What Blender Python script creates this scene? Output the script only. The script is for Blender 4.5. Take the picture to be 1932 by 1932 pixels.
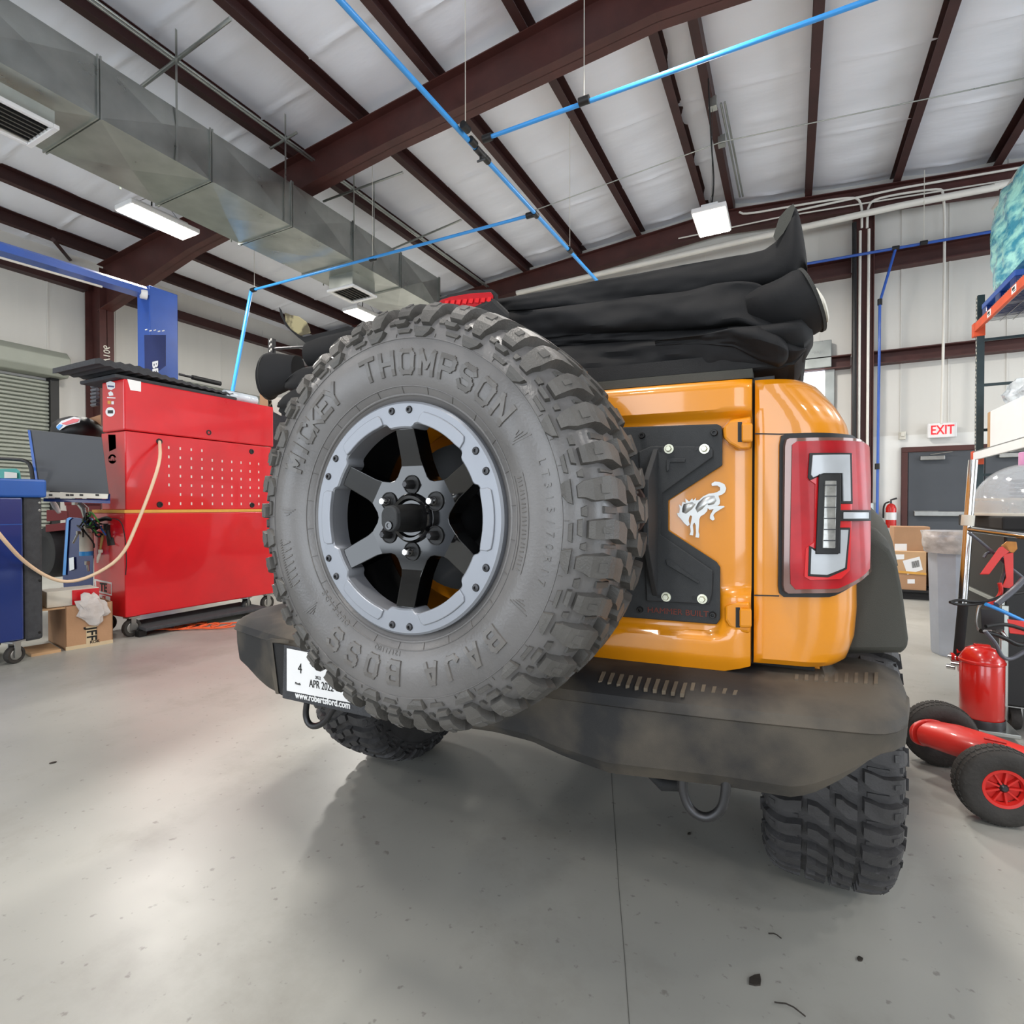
import bpy, bmesh, math, random
from mathutils import Vector, Matrix
from mathutils.geometry import tessellate_polygon
random.seed(7)
for o in list(bpy.data.objects):
    bpy.data.objects.remove(o)
SC = bpy.context.scene
C = SC.collection
PI = math.pi
# ------------------------------------------------------------------ camera
F = 1010.0; CAMZ = 1.10
YAW = math.radians(27.5); PITCH = math.atan(11 / F)
RIGHT = Vector((math.cos(YAW), math.sin(YAW), 0))
FWD = Vector((-math.sin(YAW) * math.cos(PITCH), math.cos(YAW) * math.cos(PITCH), -math.sin(PITCH)))
UP = RIGHT.cross(FWD)
CAM = Vector((0, 0, CAMZ))
cd = bpy.data.cameras.new('camera'); cam = bpy.data.objects.new('camera', cd); C.objects.link(cam)
cd.sensor_width = 36; cd.sensor_fit = 'HORIZONTAL'; cd.lens = F / 1932 * 36; cd.clip_start = .02
cam.matrix_world = Matrix(((RIGHT.x, UP.x, -FWD.x, CAM.x), (RIGHT.y, UP.y, -FWD.y, CAM.y), (RIGHT.z, UP.z, -FWD.z, CAM.z), (0, 0, 0, 1)))
SC.camera = cam
# ------------------------------------------------------------------ world, exposure, big lights
SC.view_settings.view_transform = 'Standard'; SC.view_settings.look = 'None'
SC.view_settings.gamma = 1; SC.view_settings.use_curve_mapping = False
SC.view_settings.exposure = -0.05
w = bpy.data.worlds.new('sky'); SC.world = w; w.use_nodes = True
w.node_tree.nodes['Background'].inputs[0].default_value = (.75, .85, 1, 1)
w.node_tree.nodes['Background'].inputs[1].default_value = 1.0
def area(name, loc, rot, sx, sy, power, col, parent=None):
    l = bpy.data.lights.new(name, 'AREA'); l.shape = 'RECTANGLE'; l.size = sx; l.size_y = sy; l.energy = power; l.color = col
    o = bpy.data.objects.new(name, l); C.objects.link(o); o.location = loc; o.rotation_euler = rot
    o['kind'] = 'structure'
    if parent: o.parent = parent
    return o
D2R = math.radians
# daylight through the bay doors behind and to the right of the camera
area('bay_door_daylight', (-8.5, -7.6, 2.2), (D2R(108), 0, 0), 4.2, 4.2, 255, (.86, .93, 1))
area('bay_door_daylight', (-2.0, -7.6, 2.2), (D2R(108), 0, 0), 4.2, 4.2, 255, (.86, .93, 1))
area('bay_door_daylight', (4.5, -7.6, 2.2), (D2R(108), 0, 0), 4.2, 4.2, 255, (.86, .93, 1))
area('bay_door_daylight', (10.4, 2.0, 2.2), (D2R(112), 0, D2R(90)), 4.2, 4.2, 260, (.84, .92, 1))
area('bay_door_daylight', (10.4, 8.3, 2.2), (D2R(112), 0, D2R(90)), 4.2, 4.2, 260, (.84, .92, 1))
# the rows of high bay lamps that hang behind the camera
for lx in (-8, -.87, 6.0):
    for ly in (-4.6, 0.2, 4.4, 8.2):
        if (lx, ly) in ((-8, 4.4), (-8, 8.2), (-.87, 8.2)): continue
        area('high_bay_light', (lx, ly, 5.2), (0, 0, 0), .4, .8, 110, (1, .95, .88))

# ------------------------------------------------------------------ pixel <-> world
def ray(px, py): return FWD + RIGHT * ((px - 966) / F) - UP * ((py - 966) / F)
def at(px, py, X=None, Y=None, Z=None, D=None):
    r = ray(px, py)
    if X is not None: t = X / r.x
    elif Y is not None: t = Y / r.y
    elif Z is not None: t = (Z - CAMZ) / r.z
    else: t = D
    return CAM + r * t
def proj(p):
    v = Vector(p) - CAM; d = v.dot(FWD)
    return 966 + F * v.dot(RIGHT) / d, 966 - F * v.dot(UP) / d

# ------------------------------------------------------------------ materials
def lin(c):
    c = c / 255.0
    return c / 12.92 if c <= .04045 else ((c + .055) / 1.055) ** 2.4
def L(rgb): return (lin(rgb[0]), lin(rgb[1]), lin(rgb[2]), 1)
MATS = {}
def mat(name, rgb, rough=.5, metal=0, var=.08, vs=8, bump=0, bs=60, rgb2=None, mix=(.45, .6), coat=0, emit=0, alpha=1, spec=.5, trans=0, rvar=0, stretch=None, det=4):
    if name in MATS: return MATS[name]
    m = bpy.data.materials.new(name); m.use_nodes = True; nt = m.node_tree; N = nt.nodes; K = nt.links
    b = N['Principled BSDF']; b.inputs['Roughness'].default_value = rough; b.inputs['Metallic'].default_value = metal
    b.inputs['Specular IOR Level'].default_value = spec
    b.inputs['Coat Weight'].default_value = coat; b.inputs['Coat Roughness'].default_value = .05
    tc = N.new('ShaderNodeTexCoord'); src = tc.outputs['Object']
    if stretch:
        mp = N.new('ShaderNodeMapping'); mp.inputs['Scale'].default_value = stretch; K.new(src, mp.inputs[0]); src = mp.outputs[0]
    n = N.new('ShaderNodeTexNoise'); n.inputs['Scale'].default_value = vs; n.inputs['Detail'].default_value = det; K.new(src, n.inputs['Vector'])
    r = N.new('ShaderNodeValToRGB'); K.new(n.outputs['Fac'], r.inputs[0])
    c = L(rgb)
    if rgb2 is None:
        c1 = tuple(max(0, v * (1 - var)) for v in c[:3]) + (1,); c2 = tuple(min(1, v * (1 + var)) for v in c[:3]) + (1,)
        r.color_ramp.elements[0].position = .3; r.color_ramp.elements[1].position = .7
    else:
        c1, c2 = c, L(rgb2); r.color_ramp.elements[0].position = mix[0]; r.color_ramp.elements[1].position = mix[1]
    r.color_ramp.elements[0].color = c1; r.color_ramp.elements[1].color = c2
    K.new(r.outputs[0], b.inputs['Base Color'])
    if rvar:
        mr = N.new('ShaderNodeMapRange'); mr.inputs[3].default_value = max(0, rough - rvar); mr.inputs[4].default_value = min(1, rough + rvar)
        K.new(n.outputs['Fac'], mr.inputs[0]); K.new(mr.outputs[0], b.inputs['Roughness'])
    if bump:
        n2 = N.new('ShaderNodeTexNoise'); n2.inputs['Scale'].default_value = bs; n2.inputs['Detail'].default_value = 3; K.new(src, n2.inputs['Vector'])
        bp = N.new('ShaderNodeBump'); bp.inputs['Strength'].default_value = bump; bp.inputs['Distance'].default_value = .01
        K.new(n2.outputs['Fac'], bp.inputs['Height']); K.new(bp.outputs[0], b.inputs['Normal'])
    if emit:
        b.inputs['Emission Color'].default_value = c; b.inputs['Emission Strength'].default_value = emit
    if alpha < 1: b.inputs['Alpha'].default_value = alpha
    if trans: b.inputs['Transmission Weight'].default_value = trans
    MATS[name] = m
    return m
mat('yellow', (226, 142, 12), .28, 0, .03, 3, coat=.8, spec=.5)
mat('rubber', (84, 82, 79), .45, 0, .25, 14, bump=.15, bs=300, spec=.45, rvar=.1)
mat('sidewall', (106, 104, 103), .30, 0, .22, 5, bump=.06, bs=200, spec=.5, rvar=.1)
mat('road_rubber', (56, 55, 56), .6, 0, .25, 20, bump=.15, bs=200)
mat('letter_rubber', (98, 95, 92), .30, 0, .2, 9)
mat('ring', (150, 154, 162), .42, .4, .03, 5)
mat('gloss_black', (8, 8, 9), .1, 0, .05, 5, coat=.45, spec=.4)
mat('red_shade', (96, 12, 14), .7, 0, .1, 4)  # darkened red: the cart frame's deep shade is put into its colour
mat('black', (14, 14, 15), .5, 0, .1, 8)
mat('matte_black', (26, 26, 27), .8, 0, .1, 30, bump=.2, bs=500)
mat('powder', (44, 46, 48), .62, 0, .08, 60, bump=.25, bs=900)
mat('bumper', (30, 30, 31), .68, 0, .1, 4.2, bump=.12, bs=700, rgb2=(82, 75, 65), mix=(.42, .60), det=8)
mat('flare', (62, 62, 56), .7, 0, .1, 5, bump=.2, bs=600)
mat('dust', (98, 88, 74), .9, 0, .2, 20)
mat('fabric', (20, 20, 22), .75, 0, .25, 5, bump=.12, bs=900, spec=.35)
mat('fabric_edge', (52, 52, 50), .85, 0, .15, 30, bump=.3, bs=400)
mat('clear_plastic', (214, 220, 226), .08, 0, .03, 6, coat=.6, alpha=.34)
mat('pink_cap', (214, 150, 196), .35, 0, .04, 5)
mat('badge', (188, 188, 186), .34, .9, .04, 8)
mat('chrome', (205, 205, 205), .18, 1, .04, 8)
mat('steel', (165, 165, 162), .35, .9, .1, 12, rvar=.1)
mat('dark_steel', (70, 70, 72), .4, .8, .15, 12)
mat('galv', (176, 180, 176), .3, .9, .14, 3, rvar=.08)
mat('zinc', (205, 205, 185), .35, .8, .15, 60)
mat('maroon', (74, 38, 34), .55, 0, .2, 3, bump=.05, bs=40)
mat('maroon_dark', (58, 30, 28), .55, 0, .2, 3)
mat('insulation', (236, 239, 248), .5, 0, .02, 1.2, bump=.55, bs=3.2, stretch=(.7, 2.2, 1))
mat('wall_insulation', (212, 210, 204), .6, 0, .04, .8, bump=.35, bs=2.6, stretch=(3.0, 3.0, .22))
mat('panel_white', (226, 226, 222), .5, 0, .02, 1)
mat('pvc', (225, 222, 214), .4, 0, .04, 4)
mat('blue_pipe', (58, 150, 226), .3, 0, .06, 4, spec=.5)
mat('lift_blue', (38, 84, 172), .3, 0, .12, 3, coat=.3)
mat('lift_blue_dark', (22, 40, 100), .35, 0, .1, 3)
mat('cart_blue', (14, 42, 110), .28, 0, .12, 2, coat=.4)
mat('cart_blue_light', (28, 84, 164), .35, 0, .1, 3)
mat('red', (205, 10, 26), .3, 0, .1, 3, coat=.5, rvar=.06)
mat('red_plastic', (205, 40, 34), .4, 0, .08, 6)
mat('jack_red', (214, 52, 44), .38, 0, .12, 6, coat=.3)
mat('rack_orange', (214, 84, 44), .45, 0, .1, 8)
mat('rack_dark', (48, 62, 66), .45, .3, .1, 8)
mat('white', (235, 235, 235), .5, 0, .02, 4)
mat('offwhite', (214, 210, 198), .6, 0, .05, 6)
mat('cream_cable', (226, 196, 164), .55, 0, .04, 10)
mat('stripe_yellow', (216, 160, 70), .6, 0, .05, 20)
mat('grey_foam', (62, 63, 66), .9, 0, .15, 30, bump=.4, bs=200)
mat('screen_grey', (66, 69, 74), .6, 0, .03, 4)
mat('cardboard', (176, 136, 102), .8, 0, .08, 5, bump=.1, bs=60)
mat('cardboard_light', (196, 158, 118), .8, 0, .08, 5)
mat('tape', (205, 184, 150), .35, 0, .05, 10)
mat('bag_clear', (214, 208, 204), .25, 0, .05, 20, bump=.7, bs=30, alpha=.75)
mat('shutter', (142, 146, 136), .5, 0, .05, 3)
mat('door_grey', (70, 74, 80), .5, 0, .05, 3)
mat('lens_red', (150, 8, 20), .32, 0, .15, 12, coat=.12, spec=.3, rgb2=(200, 22, 34), mix=(.3, .7))
mat('lens_red_bright', (215, 12, 22), .3, 0, .08, 10, coat=.3)
mat('lens_white', (176, 180, 184), .3, .1, .08, 20, coat=.3)
mat('lens_clear', (150, 150, 146), .12, .3, .3, 60, coat=1)
mat('lens_border', (120, 84, 72), .15, .2, .15, 8, coat=1)
mat('black_text', (12, 12, 12), .6, 0, 0, 5)
mat('rust_text', (120, 52, 38), .7, 0, .3, 60)
mat('rust_plate', (74, 56, 50), .6, .2, .15, 30)
mat('exit_red', (235, 30, 40), .5, 0, 0, 5, emit=.8)
mat('teal_wrap', (170, 240, 232), .22, 0, .3, 4, rgb2=(50, 150, 180), mix=(.4, .62), bump=1.0, bs=14, coat=.5, stretch=(3, 1, 3))
mat('clear_wrap', (205, 214, 222), .2, 0, .15, 8, bump=.8, bs=12, coat=.5)
mat('tank_red', (206, 34, 26), .25, 0, .06, 4, coat=.6)
mat('lamp', (255, 246, 230), .5, 0, 0, 2, emit=26)
mat('day', (235, 242, 255), .5, 0, 0, 2, emit=2.2)
mat('orange_cord', (232, 92, 40), .5, 0, .05, 10)
mat('glass_bin', (196, 204, 218), .35, 0, .1, 5)
mat('teal', (60, 150, 140), .5, 0, .1, 8)
mat('green', (70, 140, 60), .6, 0, .1, 8)
mat('tan', (170, 140, 80), .7, 0, .4, 6)
mat('camo', (150, 140, 104), .7, 0, .3, 10, rgb2=(74, 66, 44), mix=(.48, .54))
mat('joint', (92, 92, 88), .8, 0, .1, 20)
mat('leaf', (46, 40, 34), .8, 0, .3, 50)
mat('tyre_small', (48, 45, 42), .75, 0, .2, 20, bump=.3, bs=60)
mat('grey_hose', (88, 90, 98), .35, .2, .1, 6)
mat('brass', (150, 100, 52), .35, .9, .2, 20)

# ------------------------------------------------------------------ mesh builder
ORG = {}
class MB:
    def __init__(s): s.v = []; s.f = []
    def add(s, vs, fs, M=None):
        n = len(s.v)
        s.v += [(M @ Vector(v)) if M is not None else Vector(v) for v in vs]
        s.f += [tuple(i + n for i in f) for f in fs]
        return s
    def box(s, a, b, M=None):
        x0, y0, z0 = a; x1, y1, z1 = b
        if x0 > x1: x0, x1 = x1, x0
        if y0 > y1: y0, y1 = y1, y0
        if z0 > z1: z0, z1 = z1, z0
        return s.add([(x0, y0, z0), (x1, y0, z0), (x1, y1, z0), (x0, y1, z0), (x0, y0, z1), (x1, y0, z1), (x1, y1, z1), (x0, y1, z1)],
                     [(0, 3, 2, 1), (4, 5, 6, 7), (0, 1, 5, 4), (1, 2, 6, 5), (2, 3, 7, 6), (3, 0, 4, 7)], M)
    def tube(s, pts, r, n=8, caps=True, sm=0):
        pts = [Vector(p) for p in pts]
        if sm:
            for _ in range(sm):
                q = [pts[0]]
                for a, b in zip(pts, pts[1:]): q += [a * .75 + b * .25, a * .25 + b * .75]
                q.append(pts[-1]); pts = q
        k = len(pts); rs = r if isinstance(r, (list, tuple)) else [r] * k
        if len(rs) != k: rs = [rs[0] + (rs[-1] - rs[0]) * i / (k - 1) for i in range(k)]
        base = len(s.v); u = None
        for i, p in enumerate(pts):
            t = (pts[min(i + 1, k - 1)] - pts[max(i - 1, 0)])
            t = t.normalized() if t.length > 1e-9 else Vector((0, 0, 1))
            if u is None:
                u = t.cross(Vector((0, 0, 1)))
                if u.length < .05: u = t.cross(Vector((1, 0, 0)))
                u.normalize()
            else:
                u = (u - t * u.dot(t)); u.normalize()
            v = t.cross(u)
            for j in range(n):
                a = 2 * PI * j / n
                s.v.append(p + (u * math.cos(a) + v * math.sin(a)) * rs[i])
        for i in range(k - 1):
            for j in range(n):
                a = base + i * n + j; b = base + i * n + (j + 1) % n
                s.f.append((a, b, b + n, a + n))
        if caps:
            s.f.append(tuple(base + j for j in range(n))[::-1]); s.f.append(tuple(base + (k - 1) * n + j for j in range(n)))
        return s
    def lathe(s, prof, M, n=32, a0=0, a1=2 * PI, closed=True):
        # prof: (r, h) about local +Z
        base = len(s.v); full = abs(a1 - a0 - 2 * PI) < 1e-6; m = n if full else n + 1; k = len(prof)
        for i in range(m):
            a = a0 + (a1 - a0) * i / n
            for r, h in prof: s.v.append(M @ Vector((r * math.cos(a), r * math.sin(a), h)))
        for i in range(n):
            i2 = (i + 1) % m
            for j in range(k - 1):
                s.f.append((base + i * k + j, base + i2 * k + j, base + i2 * k + j + 1, base + i * k + j + 1))
        return s
    def prism(s, poly, M, h0, h1, taper=0):
        # polygon in local XY, extruded along local Z
        n = len(poly); cx = sum(p[0] for p in poly) / n; cy = sum(p[1] for p in poly) / n
        q = [(cx + (p[0] - cx) * (1 - taper), cy + (p[1] - cy) * (1 - taper)) for p in poly]
        s.add([(p[0], p[1], h0) for p in poly] + [(p[0], p[1], h1) for p in q],
              [tuple(range(n))[::-1], tuple(range(n, 2 * n))] + [(i, (i + 1) % n, n + (i + 1) % n, n + i) for i in range(n)], M)
        return s
    def loft(s, rings, close=True, caps=True):
        n = len(rings[0]); b = len(s.v)
        for r in rings: s.v += [Vector(p) for p in r]
        for i in range(len(rings) - 1):
            for j in range(n if close else n - 1):
                a = b + i * n + j; c = b + i * n + (j + 1) % n
                s.f.append((a, c, c + n, a + n))
        if caps and close:
            s.f.append(tuple(b + j for j in range(n))[::-1]); s.f.append(tuple(b + (len(rings) - 1) * n + j for j in range(n)))
        return s
def obj(name, mb, m, parent=None, smooth=None, bevel=0, loc=None, seg=2, label=None):
    me = bpy.data.meshes.new(name)
    if isinstance(mb, MB):
        if parent is not None: o0 = ORG[parent]
        else: o0 = Vector(loc) if loc is not None else Vector((0, 0, 0))
        me.from_pydata([tuple(v - o0) for v in mb.v], [], mb.f)
    else:
        o0 = ORG[parent] if parent is not None else (Vector(loc) if loc is not None else Vector((0, 0, 0)))
        for v in mb.verts: v.co -= o0
        mb.to_mesh(me); mb.free()
    b = bmesh.new(); b.from_mesh(me); bmesh.ops.recalc_face_normals(b, faces=b.faces); b.to_mesh(me); b.free()
    me.materials.append(MATS[m] if isinstance(m, str) else m)
    if smooth is not None:
        for p in me.polygons: p.use_smooth = True
        me.set_sharp_from_angle(angle=D2R(smooth))
    o = bpy.data.objects.new(name, me); C.objects.link(o)
    if parent is not None: o.parent = parent
    else: o.location = o0
    ORG[o] = o0
    if bevel:
        md = o.modifiers.new('bevel', 'BEVEL'); md.width = bevel; md.segments = seg; md.limit_method = 'ANGLE'; md.angle_limit = D2R(35)
    if label: o['label'] = label
    return o
def thing(name, label, cat, loc=(0, 0, 0), group=None):
    o = bpy.data.objects.new(name, None); C.objects.link(o); o.location = loc; o.empty_display_size = .1
    ORG[o] = Vector(loc); o['label'] = label; o['category'] = cat
    if group: o['group'] = group
    return o
def tag(o, label, cat, group=None, kind=None):
    o['label'] = label; o['category'] = cat
    if group: o['group'] = group
    if kind: o['kind'] = kind
    return o
def struct(name, mb, m, parent=None, **k):
    o = obj(name, mb, m, parent, **k)
    if parent is None: o['kind'] = 'structure'
    return o
TXT = {}
def text_geo(s, size=1.0, depth=0.0, bold=0.0):
    key = (s, round(bold, 4))
    if key not in TXT:
        cu = bpy.data.curves.new('t', 'FONT'); cu.body = s; cu.size = 1; cu.resolution_u = 3; cu.offset = bold
        cu.align_x = 'CENTER'; cu.align_y = 'CENTER'
        o = bpy.data.objects.new('t', cu); C.objects.link(o)
        dg = bpy.context.evaluated_depsgraph_get(); dg.update()
        me = o.evaluated_get(dg).to_mesh()
        bm = bmesh.new(); bm.from_mesh(me); bmesh.ops.remove_doubles(bm, verts=bm.verts, dist=1e-5)
        TXT[key] = ([tuple(v.co) for v in bm.verts], [tuple(v.index for v in f.verts) for f in bm.faces], [tuple(v.index for v in e.verts) for e in bm.edges if e.is_boundary])
        bm.free(); bpy.data.objects.remove(o); bpy.data.curves.remove(cu)
    return TXT[key]
def text_mesh(mb, s, fn, size, depth, bold=0, sx=1):
    """fn(x, y, h) -> world point"""
    V, FC, BE = text_geo(s, bold=bold)
    n = len(V)
    vs = [fn(x * size * sx, y * size, depth) for x, y, z in V] + [fn(x * size * sx, y * size, 0) for x, y, z in V]
    mb.add(vs, FC + [(a, b, b + n, a + n) for a, b in BE])
def flat_text(name, s, o, ux, uy, size, m, parent, depth=.001, bold=.01, sx=1):
    o = Vector(o); ux = Vector(ux).normalized(); uy = Vector(uy).normalized(); nn = ux.cross(uy)
    mb = MB(); text_mesh(mb, s, lambda x, y, h: o + ux * x + uy * y + nn * h, size, depth, bold, sx)
    return obj(name, mb, m, parent)
def patch(poly, fn, h0, h1, dx=0, dy=0, taper=0):
    """poly in a 2D frame -> solid following a surface; fn(u, v, h) -> world point"""
    bm = bmesh.new(); vs = [bm.verts.new((p[0], p[1], 0)) for p in poly]
    if not dx and not dy:
        for t in tessellate_polygon([[Vector((p[0], p[1], 0)) for p in poly]]): bm.faces.new([vs[i] for i in t])
    else: bm.faces.new(vs)
    xs = [p[0] for p in poly]; ys = [p[1] for p in poly]
    for d, lo, hi, nrm in ((dx, min(xs), max(xs), (1, 0, 0)), (dy, min(ys), max(ys), (0, 1, 0))):
        if d:
            k = int((hi - lo) / d)
            for i in range(1, k + 1):
                c = lo + (hi - lo) * i / (k + 1)
                bmesh.ops.bisect_plane(bm, geom=bm.verts[:] + bm.edges[:] + bm.faces[:], plane_co=(c * nrm[0], c * nrm[1], 0), plane_no=nrm, dist=1e-6)
    bmesh.ops.triangulate(bm, faces=bm.faces[:])
    bm.verts.index_update()
    V = [tuple(v.co) for v in bm.verts]; Fc = [tuple(v.index for v in f.verts) for f in bm.faces]
    BE = [tuple(v.index for v in e.verts) for e in bm.edges if e.is_boundary]; bm.free()
    cx = sum(xs) / len(xs); cy = sum(ys) / len(ys); n = len(V); mb = MB()
    mb.add([fn(cx + (x - cx) * (1 - taper), cy + (y - cy) * (1 - taper), h1) for x, y, z in V] + [fn(x, y, h0) for x, y, z in V],
           Fc + [tuple(i + n for i in f)[::-1] for f in Fc] + [(a, b, b + n, a + n) for a, b in BE])
    return mb
# ================================================================== THE SETTING
XL, XR, YB, YF = -13.1, 11.0, -8.0, 11.7
RX, RZ, RS = -1.31, 6.97, .082          # ridge position, purlin underside at ridge, roof slope
def roof(x): return RZ - RS * abs(x - RX)
# floor with grinding marks, stains and a saw-cut joint
def floor_mat():
    m = mat('floor', (172, 172, 164), .3, 0, .1, .9)
    nt = m.node_tree; N = nt.nodes; K = nt.links; b = N['Principled BSDF']
    tc = N['Texture Coordinate'] if 'Texture Coordinate' in N else N.new('ShaderNodeTexCoord')
    ramp = [n for n in N if n.type == 'VALTORGB'][0]
    ramp.color_ramp.elements[0].color = L((148, 148, 143)); ramp.color_ramp.elements[1].color = L((176, 175, 168))
    n2 = N.new('ShaderNodeTexNoise'); n2.inputs['Scale'].default_value = 2.2; n2.inputs['Detail'].default_value = 9; n2.inputs['Roughness'].default_value = .68
    K.new(tc.outputs['Object'], n2.inputs['Vector'])
    r2 = N.new('ShaderNodeValToRGB'); r2.color_ramp.elements[0].position = .52; r2.color_ramp.elements[1].position = .74
    r2.color_ramp.elements[0].color = (0, 0, 0, 1); r2.color_ramp.elements[1].color = (.5, .5, .5, 1); K.new(n2.outputs['Fac'], r2.inputs[0])
    mx = N.new('ShaderNodeMix'); mx.data_type = 'RGBA'; K.new(r2.outputs[0], mx.inputs[0]); K.new(ramp.outputs[0], mx.inputs[6]); mx.inputs[7].default_value = L((132, 128, 118))
    n3 = N.new('ShaderNodeTexNoise'); n3.inputs['Scale'].default_value = 34; n3.inputs['Detail'].default_value = 3; K.new(tc.outputs['Object'], n3.inputs['Vector'])
    r3 = N.new('ShaderNodeValToRGB'); r3.color_ramp.elements[0].position = .66; r3.color_ramp.elements[1].position = .73
    r3.color_ramp.elements[0].color = (0, 0, 0, 1); r3.color_ramp.elements[1].color = (.45, .45, .45, 1); K.new(n3.outputs['Fac'], r3.inputs[0])
    mx2 = N.new('ShaderNodeMix'); mx2.data_type = 'RGBA'; K.new(r3.outputs[0], mx2.inputs[0]); K.new(mx.outputs[2], mx2.inputs[6]); mx2.inputs[7].default_value = L((80, 74, 66))
    K.new(mx2.outputs[2], b.inputs['Base Color'])
    mr = N.new('ShaderNodeMapRange'); mr.inputs[3].default_value = .2; mr.inputs[4].default_value = .5; K.new(n2.outputs['Fac'], mr.inputs[0]); K.new(mr.outputs[0], b.inputs['Roughness'])
    return m
fm = floor_mat()
jx = at(1178, 1800, Z=0).x
fl = MB(); fl.box((XL, YB, -.2), (XR, YF, 0))
floor_ = struct('floor', fl, fm)
jp = [at(1148, 1370, Z=0), at(1156, 1500, Z=0), at(1168, 1680, Z=0), at(1178, 1800, Z=0), at(1188, 1940, Z=0)]
jb = MB(); jb.loft([[q + Vector((-.0008, 0, -.002)), q + Vector((.0008, 0, -.002)), q + Vector((.0008, 0, .0006)), q + Vector((-.0008, 0, .0006))] for q in jp]); obj('control_joint', jb, 'joint', floor_)
# walls
def wallmesh(p0, p1, n, flat=False): pass
# back wall (the far end wall): insulation above, white liner panel below
wb = MB(); wb.box((XL, YF, 0), (XR, YF + .2, 7.4)); wback = struct('wall_back', wb, 'wall_insulation')
lp = MB(); lp.box((at(1640, 900, Y=YF).x, YF - .03, 0), (XR, YF + .01, 2.36)); obj('liner_panel', lp, 'panel_white', wback)
wl = MB()
ny, nz = 60, 4
wl.box((XL - .2, YB, 0), (XL, YF, 6.6)); wleft = struct('wall_left', wl, 'wall_insulation')
for i, yy in enumerate([y * 1.22 - 7 for y in range(16)]):
    s_ = MB(); s_.box((XL, yy - .012, 2.6), (XL + .012, yy + .012, 6)); obj('insulation_seam', s_, 'wall_insulation', wleft)
for xx in [at(p, 700, Y=YF).x for p in (1545, 1700, 1790, 1900)] + [-3, -1.6]:
    s_ = MB(); s_.box((xx - .012, YF - .012, 2.4), (xx + .012, YF, 6.9)); obj('insulation_seam', s_, 'wall_insulation', wback)
# walls behind and right of the camera, with the bay doors open
wr = MB()
for a, b in ((YB, -.1), (4.1, 6.2), (10.4, YF)): wr.box((XR, a, 0), (XR + .2, b, 6.2))
wr.box((XR, YB, 4.3), (XR + .2, YF, 6.2)); struct('wall_right', wr, 'wall_insulation')
wn = MB()
for a, b in ((XL, -10.6), (-6.4, -4.1), (.1, 2.4), (6.6, XR)): wn.box((a, YB - .2, 0), (b, YB, 7.4))
wn.box((XL, YB - .2, 4.3), (XR, YB, 7.4)); struct('wall_front', wn, 'wall_insulation')
# roof insulation between purlins, sagging in the middle of each bay
step = 1.34
purl = [RX - .29 - step * i for i in range(10)] + [RX + .29 + step * i for i in range(8)]
purl = sorted(x for x in purl if XL + .2 < x < XR - .2)
ceil = MB(); ceil.loft([[(x, YB, roof(x) + .34), (x, YF, roof(x) + .34), (x, YF, roof(x) + .40), (x, YB, roof(x) + .40)] for x in (XL, RX, XR)])
ceiling = struct('ceiling', ceil, 'insulation')
edges = [XL] + purl + [XR]
for a, b in zip(edges, edges[1:]):
    g = MB(); nx, nyy = 8, 520; rnd = random.Random(int(a * 100))
    ph = [rnd.uniform(0, 6) for _ in range(4)]
    for j in range(nyy + 1):
        y = YB + (YF - YB) * j / nyy
        for i in range(nx + 1):
            t = i / nx; x = a + (b - a) * t
            sag = math.sin(PI * t)
            yy = y + .10 * sag
            seam = math.exp(-((((yy + ph[0] * .1) % 1.55) - .78) / .03) ** 2) * .035 + math.exp(-((((yy * .83 + ph[1]) % 2.1) - .9) / .06) ** 2) * .012
            wr_ = .010 * math.sin(yy * 5.3 + ph[1] + 2 * t) + .007 * math.sin(yy * 11 + ph[2] + 5 * t) + rnd.uniform(-.0015, .0015)
            z = roof(x) + .25 - .05 * sag + (wr_ - seam) * (.35 + .65 * sag)
            g.v.append(Vector((x, y, z)))
    for j in range(nyy):
        for i in range(nx):
            q = j * (nx + 1) + i; g.f.append((q, q + 1, q + nx + 2, q + nx + 1))
    obj('insulation_blanket', g, 'insulation', ceiling, smooth=60)
# purlins : C sections running towards the far wall
for k, x in enumerate(purl):
    z0 = roof(x); h = .24; s = 1 if x < RX else -1
    pm = MB(); pts = [(0, 0), (.115 * s, 0), (.115 * s, .012), (.008 * s, .012), (.008 * s, h - .01), (.115 * s, h - .01), (.115 * s, h), (0, h)]
    pm.loft([[(x + q[0], yy, z0 + q[1]) for q in pts] for yy in (YB, YF)])
    struct('roof_purlin', pm, 'maroon_dark')
# main rafter frame : tapered I beam across the building, with columns
def ibeam(path, y, bf, name, m='maroon', dep=None):
    """path: list of (x, ztop, zbottom)"""
    mb = MB()
    rings = lambda f: [[(x, y + s * t, z) for (s, t, z) in f(zt, zb)] for x, zt, zb in path]
    for f in (lambda zt, zb: ((-1, .006, zt), (1, .006, zt), (1, .006, zb), (-1, .006, zb)),
              lambda zt, zb: ((-1, bf / 2, zt), (1, bf / 2, zt), (1, bf / 2, zt - .014), (-1, bf / 2, zt - .014)),
              lambda zt, zb: ((-1, bf / 2, zb), (1, bf / 2, zb), (1, bf / 2, zb + .014), (-1, bf / 2, zb + .014))):
        mb.loft(rings(f))
    return struct(name, mb, m)
YR = 5.95
ibeam([(XL + .5, roof(XL + .5), roof(XL + .5) - .95), (-9.6, roof(-9.6), roof(-9.6) - .62), (-5, roof(-5), roof(-5) - .52), (RX, RZ - .02, RZ - .60), (5, roof(5), roof(5) - .56), (XR - .3, roof(XR - .3), roof(XR - .3) - .9)], YR, .24, 'roof_rafter')
ibeam([(XL + .3, roof(XL + .3), roof(XL + .3) - .40), (RX, RZ - .02, RZ - .42), (XR - .3, roof(XR - .3), roof(XR - .3) - .40)], YF - .25, .2, 'roof_rafter')
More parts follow.
